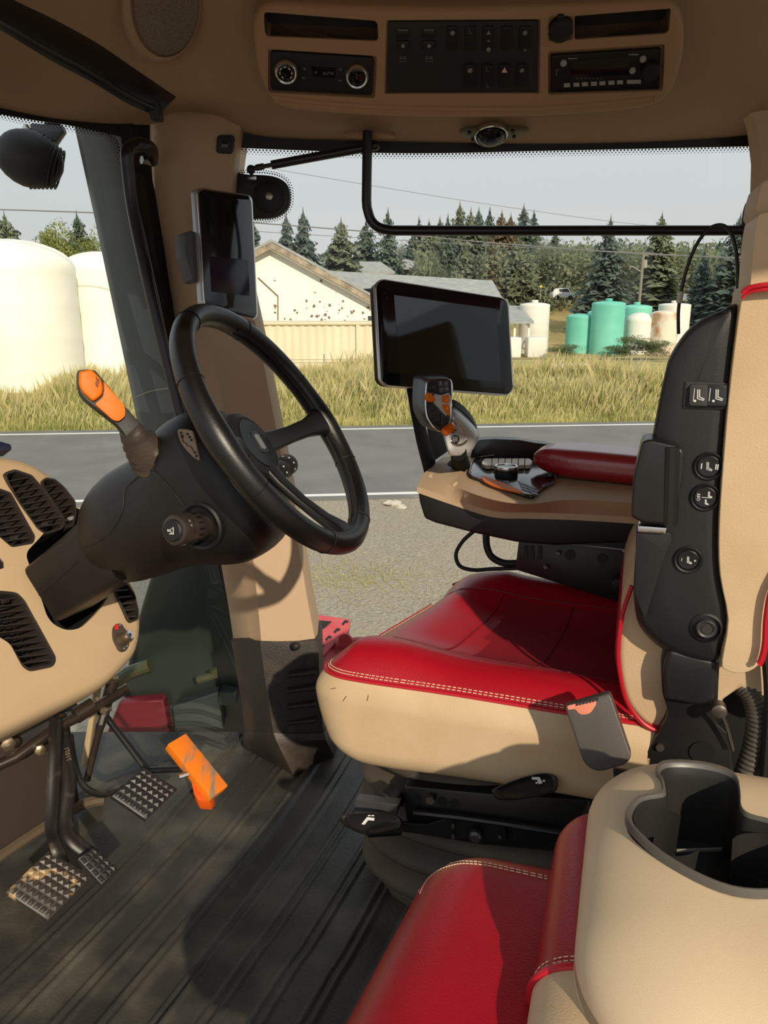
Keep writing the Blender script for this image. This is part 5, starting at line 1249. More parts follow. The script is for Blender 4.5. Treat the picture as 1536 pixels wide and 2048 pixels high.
for off in (.006, .0105):
    for i in range(0, len(res)-1, 1):
        a, c = res[i], res[i+1]
        hit = ctree2.find_nearest((a+c)/2 + EZ*off - (outw(a, .001) - a)*1000*off*.35)
        if hit[0] is None: continue
        m = hit[0] + hit[1]*.0006; d = (c-a)*.33; b.tube([m - d, m + d], .0009, 4)
obj('seam_stitching', b, THREAD, seat, kind='stuff')
# creases on the top
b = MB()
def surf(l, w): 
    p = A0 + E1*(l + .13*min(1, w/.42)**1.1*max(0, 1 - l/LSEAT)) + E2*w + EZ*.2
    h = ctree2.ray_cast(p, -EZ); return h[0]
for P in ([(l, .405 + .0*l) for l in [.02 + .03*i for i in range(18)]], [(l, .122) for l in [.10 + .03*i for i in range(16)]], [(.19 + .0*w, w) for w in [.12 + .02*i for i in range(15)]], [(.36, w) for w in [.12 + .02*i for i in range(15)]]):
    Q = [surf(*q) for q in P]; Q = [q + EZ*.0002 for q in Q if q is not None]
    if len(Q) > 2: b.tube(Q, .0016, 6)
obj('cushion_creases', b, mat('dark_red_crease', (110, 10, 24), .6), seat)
# scuffs on the beige side
b = MB(); 
for x0_, y0_, x1_, y1_ in ((737, 1390, 734, 1402), (693, 1392, 686, 1402), (829, 1556, 828, 1566), (672, 1376, 662, 1378)):
    P = trace(ctree2, [(x0_, y0_), ((x0_+x1_)/2, (y0_+y1_)/2), (x1_, y1_)], .0003)
    if len(P) > 1: b.tube(P, .0007, 4)
obj('scuff_marks', b, mat('brown_scuff', (120, 84, 52), .7), seat)
# ---- backrest
b = MB(); body = [(1262, 1176), (1243, 1230), (1236, 1290), (1238, 1340), (1250, 1396), (1272, 1432), (1300, 1455), (1345, 1468), (1420, 1455), (1480, 1380), (1700, 1380), (1760, 400), (1620, 330), (1585, 372), (1575, 440), (1572, 560), (1540, 680), (1500, 760), (1420, 900), (1330, 1080)]
P = [SP(x, y, -.02) for x, y in sp2(body, 3)]; b.prism(P, E2*.44, .016, 4, .7); obj('backrest', b, LEATHER, seat, label='beige backrest shell', ang=40)
b = MB(); pp2 = [(1264, 1172), (1245, 1228), (1237, 1290), (1239, 1340), (1251, 1396), (1273, 1433), (1300, 1456), (1340, 1470)]
b.tube([SP(x, y, -.012) for x, y in sp2(pp2, 4, False)], .0034, 8); obj('backrest_piping', b, REDPIPE, seat)
b = MB(); b.prism([SP(x, y, -.04) for x, y in sp2([(1246, 1228), (1230, 1290), (1236, 1350), (1262, 1420), (1300, 1465), (1345, 1480), (1345, 1440), (1280, 1400), (1252, 1330)], 3)], E2*.38, .008, 3, .7); obj('backrest_front', b, RED, seat, label='red leather front of the backrest')
# outer bolster at the right edge
b = MB(); P = [SP(x, y, .035) for x, y in sp2([(1484, 590), (1500, 576), (1560, 566), (1660, 566), (1680, 900), (1600, 1100), (1545, 1200), (1535, 1290), (1518, 1330), (1485, 1347), (1450, 1340), (1444, 1320), (1456, 1240), (1440, 1150), (1438, 1050), (1448, 900), (1462, 750)], 3)]
b.prism(P, E2*.10, .022, 5, .8); btree = b.bvh(); obj('side_bolster', b, LEATHER, seat, label='beige side bolster', ang=50)
b = MB(); P = [SP(x, y, .030) for x, y in sp2([(1514, 440), (1530, 425), (1600, 420), (1660, 430), (1660, 574), (1560, 572), (1512, 580), (1500, 590), (1506, 500)], 3)]
b.prism(P, E2*.12, .018, 4, .8); obj('headrest', b, LEATHER, seat)
b = MB(); b.prism([SP(x, y, .020) for x, y in sp2([(1521, 372), (1540, 358), (1620, 352), (1660, 430), (1522, 440)], 3)], E2*.12, .012, 3, .8); obj('headrest_cap', b, PILLAR, seat)
b = MB()
for dy, r in ((0, .003), (9, .0022)): b.tube([SP(x, y + dy, .052 - abs(x-1560)*.00008) for x, y in ((1484, 588), (1496, 577), (1530, 570), (1600, 566))], r, 8, smooth=4)
obj('headrest_piping', b, REDPIPE, seat)
b = MB(); b.tube([SP(x, y, .046) for x, y in sp2([(1600, 1080), (1548, 1170), (1534, 1230), (1530, 1290), (1522, 1322), (1516, 1328)], 4, False)], .0042, 8); obj('bolster_piping', b, REDPIPE, seat)
# black side control panel
po = [(1474, 614), (1440, 622), (1400, 640), (1368, 668), (1340, 712), (1330, 745), (1318, 800), (1305, 870), (1290, 960), (1276, 1060), (1268, 1150), (1268, 1200), (1276, 1245), (1300, 1278), (1330, 1300), (1380, 1322), (1432, 1328), (1440, 1300), (1458, 1262), (1456, 1220), (1442, 1150), (1438, 1050), (1444, 920), (1456, 800), (1466, 720)]
PB = mat('black_textured_panel', (24, 23, 25), .5, bump=.15, bscale=700, spec=.45)
b = MB(); Pn = sp2(po, 4); cx, cy = 1385, 1000; rg = []
for k, o in ((1., -.09), (1., -.004), (.995, .006), (.975, .016), (.94, .022), (.88, .0245), (.5, .026), (.02, .026)): rg.append([SP(cx + (x-cx)*k, cy + (y-cy)*(1-(1-k)*.45), o) for x, y in Pn])
b.loft(rg); ptree2 = b.bvh(); sidep = obj('side_panel', b, PB, seat, ang=50, label='black side control panel')
def SB(x, y, o=0.): return SP(x, y, .0255 + o)
SU, SW = E1, EZ
def sbtn(x, y, r1, r2):
    c = SB(x, y); b = MB(); b.lathe([(r1, -.004), (r1, .003), (r1*.92, .0045), (r2*1.08, .003), (r2*1.05, -.002)], c, -E2, 36); k = obj('control_button', b, BLACK, seat)
    b = MB(); b.lathe([(r2, -.004), (r2, .002), (r2*.9, .003), (r2*.5, .0025), (.0005, .0024)], c, -E2, 32); obj('button_cap', b, mat('button_black', (20, 20, 21), .35), k); return c - E2*.0030, k
def seatmark(bb, c, s, mirror=1, r=.0006):
    bb.tube([c + SU*(-.5*s*mirror) + SW*s, c + SU*(-.15*s*mirror) + SW*s*.95, c + SU*(-.05*s*mirror) - SW*s*.35, c + SU*(.8*s*mirror) - SW*s*.75, c + SU*(.75*s*mirror) - SW*s*1.0, c + SU*(-.35*s*mirror) - SW*s*.7], r, 4, closed=True)
c, k = sbtn(1417, 932, .0185, .0140); b = MB(); seatmark(b, c, .0055); b.box(c - SU*.0085, (.0012, .007, .0004), SU, SW); b.box(c + SU*.0085, (.0012, .007, .0004), SU, SW); b.box(c + SU*.0108, (.0012, .007, .0004), SU, SW); obj('seat_mark', b, WHITE, k)
c, k = sbtn(1410, 994, .0185, .0140); b = MB(); seatmark(b, c + SU*.005 + SW*.004, .004); seatmark(b, c + SU*.002 - SW*.006, .0035); b.box(c + SU*.002, (.012, .0006, .0004), SU, SW); b.text('OFF', c - SU*.0075, SW, -SU, .0058, .0002); obj('seat_mark', b, WHITE, k)
c, k = sbtn(1376, 1119, .0185, .0135); b = MB(); seatmark(b, c + SU*.001, .0048); b.box(c - SU*.008, (.0006, .004, .0004), SU, SW); b.box(c + SU*.0085, (.003, .0006, .0004), SU, SW); b.box(c + SU*.0085, (.0006, .003, .0004), SU, SW); obj('seat_mark', b, WHITE, k)
c = SB(1412, 1255); b = MB(); b.lathe([(.020, -.006), (.021, .002), (.018, .004), (.0165, .000), (.015, -.001)], c, -E2, 32); k = obj('pivot_bolt', b, BLACK, seat)
b = MB(); b.lathe([(.013, -.002), (.013, .006), (.011, .008), (.0085, .007), (.0085, .0055), (.006, .0055), (.006, .0075), (.002, .0075)], c, -E2, 32); obj('bolt_head', b, mat('grey_bolt', (84, 82, 82), .35, metal=.7), k)
# rocker with two seat marks
b = MB(); b.prism([SB(x, y, .002) for x, y in rnd([(1369, 762), (1464, 766), (1460, 820), (1364, 818)], 5)], E2*.006, .0015, 2); rk = obj('rocker_frame', b, BLACK, seat)
for x0_, x1_, m_ in ((1380, 1416, mat('rocker_lit_grey', (48, 46, 45), .4)), (1416, 1454, mat('rocker_dark', (26, 27, 30), .4))):
    b = MB(); b.prism([SB(x, y, .0075) for x, y in rnd([(x0_, 770), (x1_, 770), (x1_ - 2, 812), (x0_ - 2, 811)], [5, 1, 1, 5] if x0_ < 1400 else [1, 5, 5, 1])], E2*.007, .0008, 2); rr2 = obj('rocker_switch', b, m_, rk)
    b = MB(); c = SB((x0_+x1_)/2 + 1, 790, .0082); seatmark(b, c + SU*.0005, .0068, 1, .0008); b.box(c - SU*(.0065 if x0_ < 1400 else .0095), (.0007, .016, .0004), SU, SW); b.lathe([(.0015, 0), (.0015, .0004)], c - SU*.0045 - SW*.0075, -E2, 10); obj('seat_mark', b, WHITE, rr2)
# belt guide tower on the panel's front edge
b = MB(); b.prism([SP(x, y, .055) for x, y in rnd([(1284, 884), (1300, 879), (1358, 892), (1369, 905), (1366, 960), (1346, 1052), (1284, 1046), (1262, 1034), (1266, 960)], 7)], E2*.055, .008, 4, .6); tw = obj('belt_tower', b, mat('satin_black_tower', (23, 21, 21), .32, spec=.55), seat)
b = MB(); b.tube([SP(1345, 893, .052), SP(1340, 1048, .050)], .0095, 10); obj('tower_ridge', b, mat('satin_black_tower', (23, 21, 21), .32), tw)
b = MB(); b.prism([SP(x, y, .046) for x, y in rnd([(1276, 1052), (1334, 1056), (1330, 1068), (1276, 1064)], 3)], E2*.03, .003, 2); obj('tower_collar', b, CHROME, tw)
b = MB(); b.prism([SP(x, y, .040) for x, y in rnd([(1272, 1062), (1340, 1066), (1344, 1082), (1330, 1110), (1290, 1240), (1270, 1190)], 6)], E2*.04, .008, 3, .6); obj('tower_foot', b, PB, tw)
# lower hinge bracket
b = MB(); b.prism([SP(x, y, .0) for x, y in rnd([(1330, 1280), (1440, 1320), (1436, 1400), (1432, 1445), (1460, 1470), (1470, 1560), (1290, 1560), (1290, 1510), (1332, 1440), (1336, 1425), (1324, 1385), (1322, 1330)], 8)], E2*.05, .004, 2, .6); br = obj('hinge_bracket', b, mat('bracket_black', (24, 22, 22), .42), seat)
b = MB(); b.prism([SP(x, y, .02) for x, y in rnd([(1338, 1300), (1436, 1325), (1432, 1405), (1400, 1412), (1330, 1400), (1326, 1340)], 10)], E2*.03, .008, 3, .6); obj('hinge_cover', b, PB, br)
b = MB(); c = SP(1438, 1420, .03); b.lathe([(.010, -.01), (.010, .006), (.006, .008)], c, -E2, 16); b.tube([c, SP(1452, 1450, .02), SP(1466, 1500, .01)], .0028, 6, smooth=4); obj('return_spring', b, mat('dull_steel', (120, 112, 104), .35, metal=.8), br)
b = MB(); b.lathe([(.006, 0), (.006, .005)], SP(1320, 1493, .002), -E2, 6); obj('bolt', b, mat('dull_steel', (120, 112, 104), .35, metal=.8), br)
b = MB(); b.lathe([(.017, 0), (.017, .001)], SP(1404, 1505, .002), -E2, 30); obj('cover_disc', b, BLACK, br)
# ---- seat base
b = MB(); b.prism([SP(x, y, -.03) for x, y in rnd([(808, 1572), (1000, 1590), (1180, 1600), (1180, 1700), (1130, 1706), (960, 1690), (830, 1668), (812, 1640), (806, 1600)], 6)], E2*.40, .004, 2, .6); base = obj('seat_rail', b, STEELB, seat)
b = MB(); b.tube([SP(x, y, -.022) for x, y in ((828, 1624), (920, 1634), (1160, 1668))], .006, 8); b.prism([SP(x, y, -.018) for x, y in ((800, 1645), (852, 1650), (905, 1634), (1010, 1648), (1012, 1684), (900, 1676), (800, 1664))], E2*.006, .001, 1); b.prism([SP(x, y, -.015) for x, y in ((1022, 1652), (1130, 1668), (1130, 1690), (1022, 1682))], E2*.01, .002, 1); obj('slide_channel', b, mat('slide_black', (18, 17, 17), .3), base)
b = MB(); b.lathe([(.011, 0), (.011, .008), (.007, .012)], SP(952, 1669, -.010), -E2, 8); obj('rail_bolt', b, mat('grey_bolt', (84, 82, 82), .35, metal=.7), base)
b = MB(); b.lathe([(.008, 0), (.008, .007)], SP(862, 1597, -.024), -E2, 6); obj('rail_bolt', b, mat('dull_steel', (120, 112, 104), .35, metal=.8), base)
for x, y in ((833, 1598), (885, 1603), (909, 1607)):
    b = MB(); b.lathe([(.0085, 0), (.0085, .0006)], SP(x, y, -.0295), -E2, 20); obj('rail_hole', b, mat('deep_black', (12, 11, 10), .8), base)
b = MB()
for x, y in ((906, 1652), (906, 1673)): b.box(SP(x, y, -.011), (.004, .009, .001), E1, EZ)
b.lathe([(.003, 0), (.003, .002)], SP(1000, 1673, -.012), -E2, 8); obj('slot_glints', b, mat('dull_steel', (120, 112, 104), .35, metal=.8), base)
b = MB(); b.prism([SP(x, y, .0) for x, y in ((710, 1600), (796, 1610), (792, 1634), (708, 1622))], E2*.02, .001, 1); obj('slide_lip', b, mat('slate_steel', (74, 72, 74), .35, metal=.3), base)
b = MB(); b.lathe([(.022, -.01), (.022, .02), (.018, .024)], SP(782, 1596, -.04), V((-.6, -.7, 0)), 24); obj('adjust_knob', b, BLACK, base)
def handle(pts, cx, cy, o, mk, nm, lb):
    b = MB(); hn = (EZ*.88 - E2*.47).normalized(); c = SP(cx, cy, o); F = lambda x, y, q=0.: PL(x, y, c + hn*q, hn); P = sp2(pts, 5)
    b.loft([[F(cx + (x-cx)*k, cy + (y-cy)*k, q) for x, y in P] for k, q in ((.8, -.022), (.97, -.018), (1, -.010), (.98, -.002), (.92, .001), (.84, -.001), (.8, -.004), (.3, -.003), (.02, -.003))]); h = obj(nm, b, mat('handle_black', (24, 22, 23), .42, spec=.5), seat, label=lb, ang=60)
    b = MB(); b.prism([F(x, y, -.001) for x, y in mk[0]], -hn*.001); 
    for q in mk[1:]: b.prism([F(x, y, -.001) for x, y in q], -hn*.001)
    obj('adjust_mark', b, WHITE, h)
handle([(680, 1640), (690, 1628), (740, 1624), (790, 1630), (806, 1644), (796, 1660), (740, 1670), (700, 1658)], 742, 1646, .06, ([(723, 1648), (734, 1634), (749, 1636), (748, 1641), (736, 1640), (729, 1649)], [(736, 1630), (741, 1630), (741, 1632), (736, 1632)], [(743, 1630), (748, 1630), (748, 1632), (743, 1632)]), 'slide_lever', 'flat oval lever with white mark')
handle([(984, 1586), (990, 1576), (1040, 1556), (1085, 1546), (1112, 1552), (1116, 1572), (1104, 1586), (1050, 1598), (1000, 1600)], 1060, 1574, .03, ([(1063, 1554), (1079, 1554), (1085, 1566), (1077, 1568), (1074, 1559), (1064, 1559)], [(1085, 1560), (1090, 1560), (1090, 1563), (1085, 1563)], [(1071, 1564), (1075, 1564), (1075, 1567), (1071, 1567)]), 'height_lever', 'tapered lever with white mark')
b = MB(); b.tube([SP(735, 1660, .035), SP(800, 1656, .0)], .012, 8); obj('lever_stem', b, BLACK, seat)
# bellows
BL = mat('dusty_black_bellows', (58, 50, 44), .7, c2=(88, 76, 62), nscale=5, bump=.3, bscale=200)
bc = SP(1000, 1700, -.24); bc.z = 0; b = MB(); pr = []
zz = .335
for k in range(5):
    pr += [(.82, zz), (.90, zz - .010), (1.0, zz - .022), (1.03, zz - .034), (1.0, zz - .044), (.88, zz - .052), (.82, zz - .056)]; zz -= .062
pr = pr[:-1] + [(.9, .02), (.9, 0.)]; 
b.loft([[bc + E1*(.262*r*math.copysign(abs(math.cos(a))**.7, math.cos(a))) + E2*(.19*r*math.copysign(abs(math.sin(a))**.7, math.sin(a))) + EZ*z for a in [2*math.pi*j/56 for j in range(56)]] for r, z in pr]); obj('suspension_bellows', b, BL, seat, ang=70)
# stain on the lower backrest
# ================================================================ seat belt buckle and hose
root = empty('seat_belt_buckle', SP(1200, 1500, .07), 'grey seat belt buckle with a salmon release button beside the cushion', 'buckle')
bp = SP(1200, 1470, .075); bn = (V((-.30, -.90, .30))).normalized(); BP = lambda x, y, o=0.: PL(x, y, bp + bn*o, bn)
b = MB(); b.prism([BP(x, y) for x, y in rnd([(1129, 1412), (1145, 1408), (1215, 1387), (1222, 1392), (1264, 1515), (1250, 1530), (1200, 1544), (1180, 1538), (1166, 1522)], [5, 2, 4, 6, 12, 8, 14, 14, 8])], -bn*.030, .006, 4, .6); obj('housing', b, mat('grey_buckle_plastic', (74, 68, 62), .45, bump=.2, bscale=900), root)
b = MB(); b.prism([BP(x, y, .0012) for x, y in rnd([(1134, 1412), (1194, 1396), (1192, 1410), (1180, 1428), (1160, 1430), (1150, 1418), (1136, 1420)], [2, 3, 4, 8, 8, 4, 2])], -bn*.016, .0012, 2); bt = obj('release_button', b, mat('salmon_plastic', (214, 130, 104), .5), root)
b = MB()
for k in range(7): x = 1152 + k*6.5; b.prism([BP(x + a, y - k*1.5, .002) for a, y in ((0, 1412), (4, 1411), (6, 1404), (1, 1405))], bn*.0008)
obj('latch_teeth', b, GLOSS, bt)
b = MB(); q = SP(1225, 1540, .05); b.prism([q, q + E1*.05, q + E1*.06 - EZ*.10, q + E1*.02 - EZ*.10], E2*.012, .004, 2); obj('stalk', b, BLACK, root)
root = empty('corrugated_hose', SP(1510, 1560, -.05), 'grey black corrugated hose curving down behind the seat hinge', 'hose')
b = MB(); P = spline([SP(x, y, o) for x, y, o in ((1420, 1350, -.08), (1462, 1356, -.05), (1500, 1385, -.03), (1516, 1430, -.02), (1510, 1490, -.02), (1492, 1550, -.02), (1486, 1600, -.02))], 26)
b.tube(P, [.0165 if i % 4 < 2 else .0145 for i in range(len(P))], 16); obj('hose', b, mat('braided_grey_hose', (62, 58, 52), .6, c2=(84, 78, 70), nscale=90), root, ang=80)
b = MB(); b.prism([SP(x, y, -.12) for x, y in ((1440, 1345), (1700, 1345), (1700, 1620), (1300, 1620), (1300, 1480))], E2*.25, .01, 2); obj('seat_frame', b, BLACK, seat)
b = MB(); b.tube([SP(1528, 1250, -.0), SP(1540, 1400, .0), SP(1530, 1560, .0)], .008, 8, smooth=5); obj('hose_strap', b, RUBBER, root)
# looped antenna cable
root = empty('cable_loop', SP(1420, 640, -.1), 'thin black cable looping up in front of the window behind the seat', 'cable')
b = MB(); CL = [(1357, 668), (1357, 620), (1364, 575), (1376, 530), (1395, 486), (1418, 458), (1440, 450), (1458, 460), (1470, 490), (1475, 540), (1476, 600), (1482, 660)]
b.tube([SP(x, y, -.16) for x, y in sp2(CL, 6, False)], .0026, 8); obj('cord', b, mat('cord_black', (16, 16, 17), .4), root, ang=80)
b = MB(); b.tube([SP(1362, 583, -.16), SP(1358, 606, -.16)], .0042, 10); obj('tag', b, mat('pale_tag', (190, 184, 172), .6), root)

# ================================================================ armrest console
A1 = Z(835, 975, .750); EA1 = V((.9636, -.267, 0)); EA2 = V((.267, .9636, 0))
def AP(x, y, o=0.): return PL(x, y, A1 - EA2*o, EA2)
arm = empty('armrest_console', AP(1000, 1090), 'beige topped armrest console with black underside right of the steering wheel', 'armrest')
BT = mat('console_brown_beige', (180, 154, 124), .55, bump=.2, bscale=900, spec=.3)
b = MB(); lowp = [(834, 974), (900, 997), (985, 1024), (1060, 1027), (1130, 1028), (1310, 1040), (1310, 1084), (1110, 1092), (1030, 1085), (950, 1068), (870, 1047), (848, 1038), (838, 1005)]
b.prism([AP(x, y, .002) for x, y in lowp], EA2*.27, .007, 3, .6); obj('underside', b, mat('console_black', (20, 19, 20), .5, spec=.4), arm)
ZA = .757
topo = [AP(834, 972, .003), AP(900, 995, .003), AP(985, 1022, .003), AP(1060, 1025, .003), AP(1130, 1026, .003), AP(1310, 1038, .003)] + [Z(x, y, ZA + .006) for x, y in ((1310, 985), (1200, 976), (1100, 966), (1062, 992), (1000, 974), (945, 953), (872, 926))]
# sloping near face as a loft of seam line -> shoulder line -> flat top -> far edge
S1 = spline([AP(x, y, .004) for x, y in ((834, 973), (900, 996), (985, 1022), (1060, 1025), (1130, 1027), (1210, 1031), (1310, 1038))], 6)
S0 = [p - EZ*.012 for p in S1]
S2 = spline([Z(x, y, ZA) for x, y in ((846, 948), (905, 972), (980, 998), (1050, 1008), (1130, 1000), (1210, 1002), (1310, 1010))], 6)
S3 = spline([Z(x, y, ZA + .004) for x, y in ((872, 924), (930, 940), (985, 955), (1050, 968), (1130, 975), (1210, 982), (1310, 990))], 6)
S4 = spline([Z(x, y, ZA + .004) for x, y in ((886, 914), (940, 912), (985, 910), (1050, 912), (1130, 915), (1210, 918), (1310, 922))], 6)
S5 = [p - EZ*.06 for p in S4]
b = MB(); rr3 = [list(r) for r in zip(S0, S1, S2, S3, S4, S5)]; b.loft(rr3); atree = b.bvh(); obj('top_cover', b, BT, arm, ang=40)
b = MB()
for pts in ([(856, 956), (860, 948), (866, 950), (862, 954), (866, 958)], [(905, 970), (912, 964), (916, 966), (912, 972), (906, 973)]):
    P = trace(atree, pts, .0008); nn = EZ
    if len(P) > 3: b.prism(P, EZ*.0004)
obj('scratch', b, mat('pale_scratch', (226, 196, 160), .7), arm)
# control tray
F2 = lambda x, y, z: Z(x, y, ZA + z)
b = MB(); tr = rnd([(938, 946), (944, 924), (956, 914), (1010, 908), (1085, 911), (1104, 930), (1112, 956), (1066, 991), (1050, 988), (990, 968), (945, 953)], 6)
b.prism([F2(p.x, p.y, .0085) for p in tr], -EZ*.01, .002, 2); tray = obj('control_tray', b, mat('piano_black', (22, 18, 16), .12, spec=.7), arm)
b = MB(); b.tube([F2(p.x, p.y, .009) for p in tr], .0016, 6, closed=True); obj('tray_trim', b, mat('bronze_trim', (110, 96, 78), .2, metal=.9), tray)
for k in range(7):
    x0_ = 971 + k*13.2; b = MB(); w = 12.
    P = [(x0_, 917), (x0_ + w, 916.5), (x0_ + w, 930), (x0_, 930.5)]
    if k == 0: P = [(964, 922), (970, 917), (983, 917), (983, 930.5), (972, 931), (964, 927)]
    if k == 6: P = [(x0_, 917), (x0_ + 9, 917), (x0_ + 15, 922), (x0_ + 9, 930), (x0_, 930)]
    b.prism([F2(x, y, .018) for x, y in P], -EZ*.008 , .0008, 1); obj('soft_key', b, mat('pale_translucent_key', (205, 192, 168), .35), tray)
b = MB(); c = F2(1012, 951, .008); b.lathe([(.023, 0), (.0235, .012), (.022, .014)], c, EZ, 36); kn = obj('rotary_knob', b, BLACK, tray)
b = MB(); b.lathe([(.0225, .013), (.0235, .017), (.0225, .020), (.019, .020), (.018, .017)], c, EZ, 36); obj('knob_ring', b, CHROME, kn)
b = MB(); b.lathe([(.018, .016), (.016, .0185), (.001, .019)], c, EZ, 30); obj('knob_face', b, GLOSS, kn)
b = MB(); b.prism([F2(x, y, .0105) for x, y in sp2([(963, 952), (972, 953), (1005, 965), (1044, 981), (1040, 984), (1000, 975), (970, 963)], 4)], -EZ*.003, .0006, 1, .8); obj('orange_strip', b, ORANGE, tray, label='orange strip')
for i in range(2):
    for j in range(3):
        x, y = 1036 + i*17 + j*3, 961 + i*7 + j*6.2; b = MB(); b.prism([F2(x + a, y + c_, .0100) for a, c_ in ((0, 0), (16, 6), (20, 11), (3, 5))], -EZ*.002, .0004, 1); obj('soft_key', b, mat('slate_key', (56, 60, 66), .4), tray)
for j in range(3):
    b = MB(); b.prism([F2(1084 + j*8 + a, 970 - j*3.4 + c_, .0098) for a, c_ in ((0, 0), (7, -3), (10, 2), (3, 5))], -EZ*.002, .0004, 1); obj('soft_key', b, mat('slate_key', (56, 60, 66), .4), tray)
# storage bin rim behind
b = MB(); yb_ = 1.69
b.prism([Y(x, y, yb_) for x, y in rnd([(936, 934), (944, 900), (958, 880), (990, 878), (1040, 880), (1072, 886), (1092, 888), (1112, 892), (1107, 913), (1090, 920), (1080, 940)], 4)], V((.0, .035, 0)), .004, 2); obj('bin_rim', b, mat('bronze_black', (40, 34, 30), .25, spec=.6), arm)
# red arm pad
ac = (Z(1064, 936, .785) + Z(1300, 948, .785))/2; p0_, p1_ = Z(1060, 934, .782), Z(1320, 962, .775); dpad = (p1_ - p0_).normalized(); npd = V((-dpad.y, dpad.x, 0)).normalized()
Lp = (p1_ - p0_).length + .14; q0 = p0_ + npd*.052 + dpad*(Lp/2); q0.z = .790
Mp = Mx((dpad, npd, dpad.cross(npd))).transposed().to_4x4(); Mp.translation = q0
def padf(p):
    l = p.x/Lp + .5; t = min(1, l*Lp/.09); p.y *= .52 + .48*math.sin(t*math.pi/2); p.z *= .80 + .20*math.sin(min(1, l*Lp/.12)*math.pi/2); return Mp @ p
b = MB(); b.bm.free(); b.bm = rbox((Lp, .125, .058), (.05, .022, .024), 26, padf); paT = b.bvh(); pad_ = obj('arm_pad', b, mat('red_leather_sheen', (160, 14, 30), .34, bump=.2, bscale=380, spec=.9, coat=.5), arm, label='red padded armrest', ang=70)
b = MB(); P = trace(paT, [(1064, 938), (1100, 950), (1150, 958), (1200, 963), (1262, 969)], .0004, 6)
if len(P) > 3: b.tube(P, .0008, 5); obj('pad_seam', b, mat('dark_red_thread', (90, 12, 24), .7), pad_)
# support bracket under the console
b = MB(); b.prism([AP(x, y, -.04) for x, y in ((1038, 1076), (1320, 1086), (1320, 1240), (1250, 1210), (1030, 1140))], EA2*.12, .004, 2, .6); sb_ = obj('support_bracket', b, mat('bracket_black', (24, 22, 22), .42), arm)
for x, y, r in ((1117, 1106, .005), (1092, 1134, .005), (1188, 1082, .004)):
    b = MB(); b.lathe([(r, 0), (r, .003), (r*.6, .005)], AP(x, y, -.034), -EA2, 12); obj('screw', b, mat('dull_steel', (120, 112, 104), .35, metal=.8), sb_)
b = MB(); b.tube([AP(1130, 1087, -.02), AP(1290, 1104, -.02)], .0016, 6); b.prism([AP(x, y, -.022) for x, y in ((1245, 1099), (1290, 1102), (1290, 1106), (1245, 1104))], EA2*.01); obj('bright_edge', b, mat('bright_steel_edge', (200, 200, 204), .3, metal=.8), sb_)
for x in (1048, 1060, 1076): b = MB(); b.prism([AP(x + a, y, -.038) for a, y in ((0, 1092), (8, 1092), (8, 1118), (0, 1118))], EA2*.004, .0006, 1); obj('rib', b, RUBBER, sb_)
for x, y in ((1140, 1110), (1205, 1118)): b = MB(); b.lathe([(.010, 0), (.010, .003), (.007, .003)], AP(x, y, -.038), -EA2, 20); obj('boss', b, RUBBER, sb_)
b = MB(); b.prism([AP(x, y, .0) for x, y in rnd([(1222, 1166), (1228, 1160), (1290, 1150), (1290, 1166), (1226, 1180)], 4)], EA2*.02, .003, 2); obj('release_tab', b, RUBBER, sb_)
root = empty('wire_harness', AP(960, 1130), 'black sleeved cables looping below the front of the armrest console', 'cables')
for pts, r in (([(948, 1062), (926, 1082), (912, 1108), (920, 1132), (948, 1140), (985, 1138), (1040, 1136)], .0042), ([(972, 1070), (974, 1094), (984, 1114), (1008, 1126), (1040, 1126)], .0075)):
    b = MB(); b.tube([AP(x, y, -.10) for x, y in sp2(pts, 6, False)], r, 10); obj('cable', b, mat('cable_sleeve', (22, 20, 20), .6, bump=.6, bscale=300), root, ang=80)
# ================================================================ main touchscreen
def screen(name, corners, rr, side, thick, lb, inset, standing):
    P = [D(*c) for c in corners]; n = (P[1]-P[0]).cross(P[2]-P[0]).normalized()
    if n.dot(P[0] - CAM) > 0: n = -n
    F = lambda x, y, o=0.: PL(x, y, P[0] + n*o, n); return F, n
F, n = screen('t', [(752, 562, 1.52), (1018, 600, 1.67), (762, 772, 1.53)], 0, 0, 0, '', 0, 0)
root = empty('touchscreen_monitor', F(890, 790, -.02), 'large landscape touchscreen monitor with silver edge above the armrest', 'monitor')
o_ = [(750, 571), (762, 559), (1004, 596), (1015, 606), (1025, 778), (1016, 790), (772, 771), (760, 760)]
b = MB(); b.prism([F(x, y, -.004) for x, y in rnd(o_, 8)], -n*.026, .004, 3, .6); obj('rear_housing', b, BLACK, root)
ex = [(748, 569), (761, 557), (1006, 594), (1017, 605), (1027, 779), (1017, 792), (771, 773), (758, 762)]
b = MB(); b.prism([F(x, y, -.003) for x, y in rnd(ex, 9)], -n*.006, .0015, 2, .6); b.tube([F(p.x, p.y, -.0015) for p in rnd([(751, 570), (763, 559), (1005, 596), (1016, 606), (1026, 777), (1016, 790), (773, 771), (761, 761)], 8)], .0016, 8, closed=True); obj('silver_edge', b, CHROME, root)
b = MB(); b.prism([F(x, y, .0) for x, y in rnd([(752, 571), (764, 560), (1005, 597), (1015, 607), (1025, 777), (1015, 789), (774, 770), (762, 760)], 8)], -n*.004, .001, 2, .6); obj('screen_glass', b, mat('screen_gloss', (10, 9, 10), .09, spec=.55), root)
b = MB(); b.prism([F(x, y, .0006) for x, y in ((788, 590), (993, 618), (1002, 764), (799, 746))], -n*.001); obj('display_area', b, mat('display_off', (8, 7, 10), .05, spec=.7), root)
b = MB()
for x in (769, 774): b.lathe([(.0008, 0), (.0008, .0004)], F(x, 586 + (x-769)*2, .0004), n, 8)
obj('sensor_dots', b, GREYP, root)
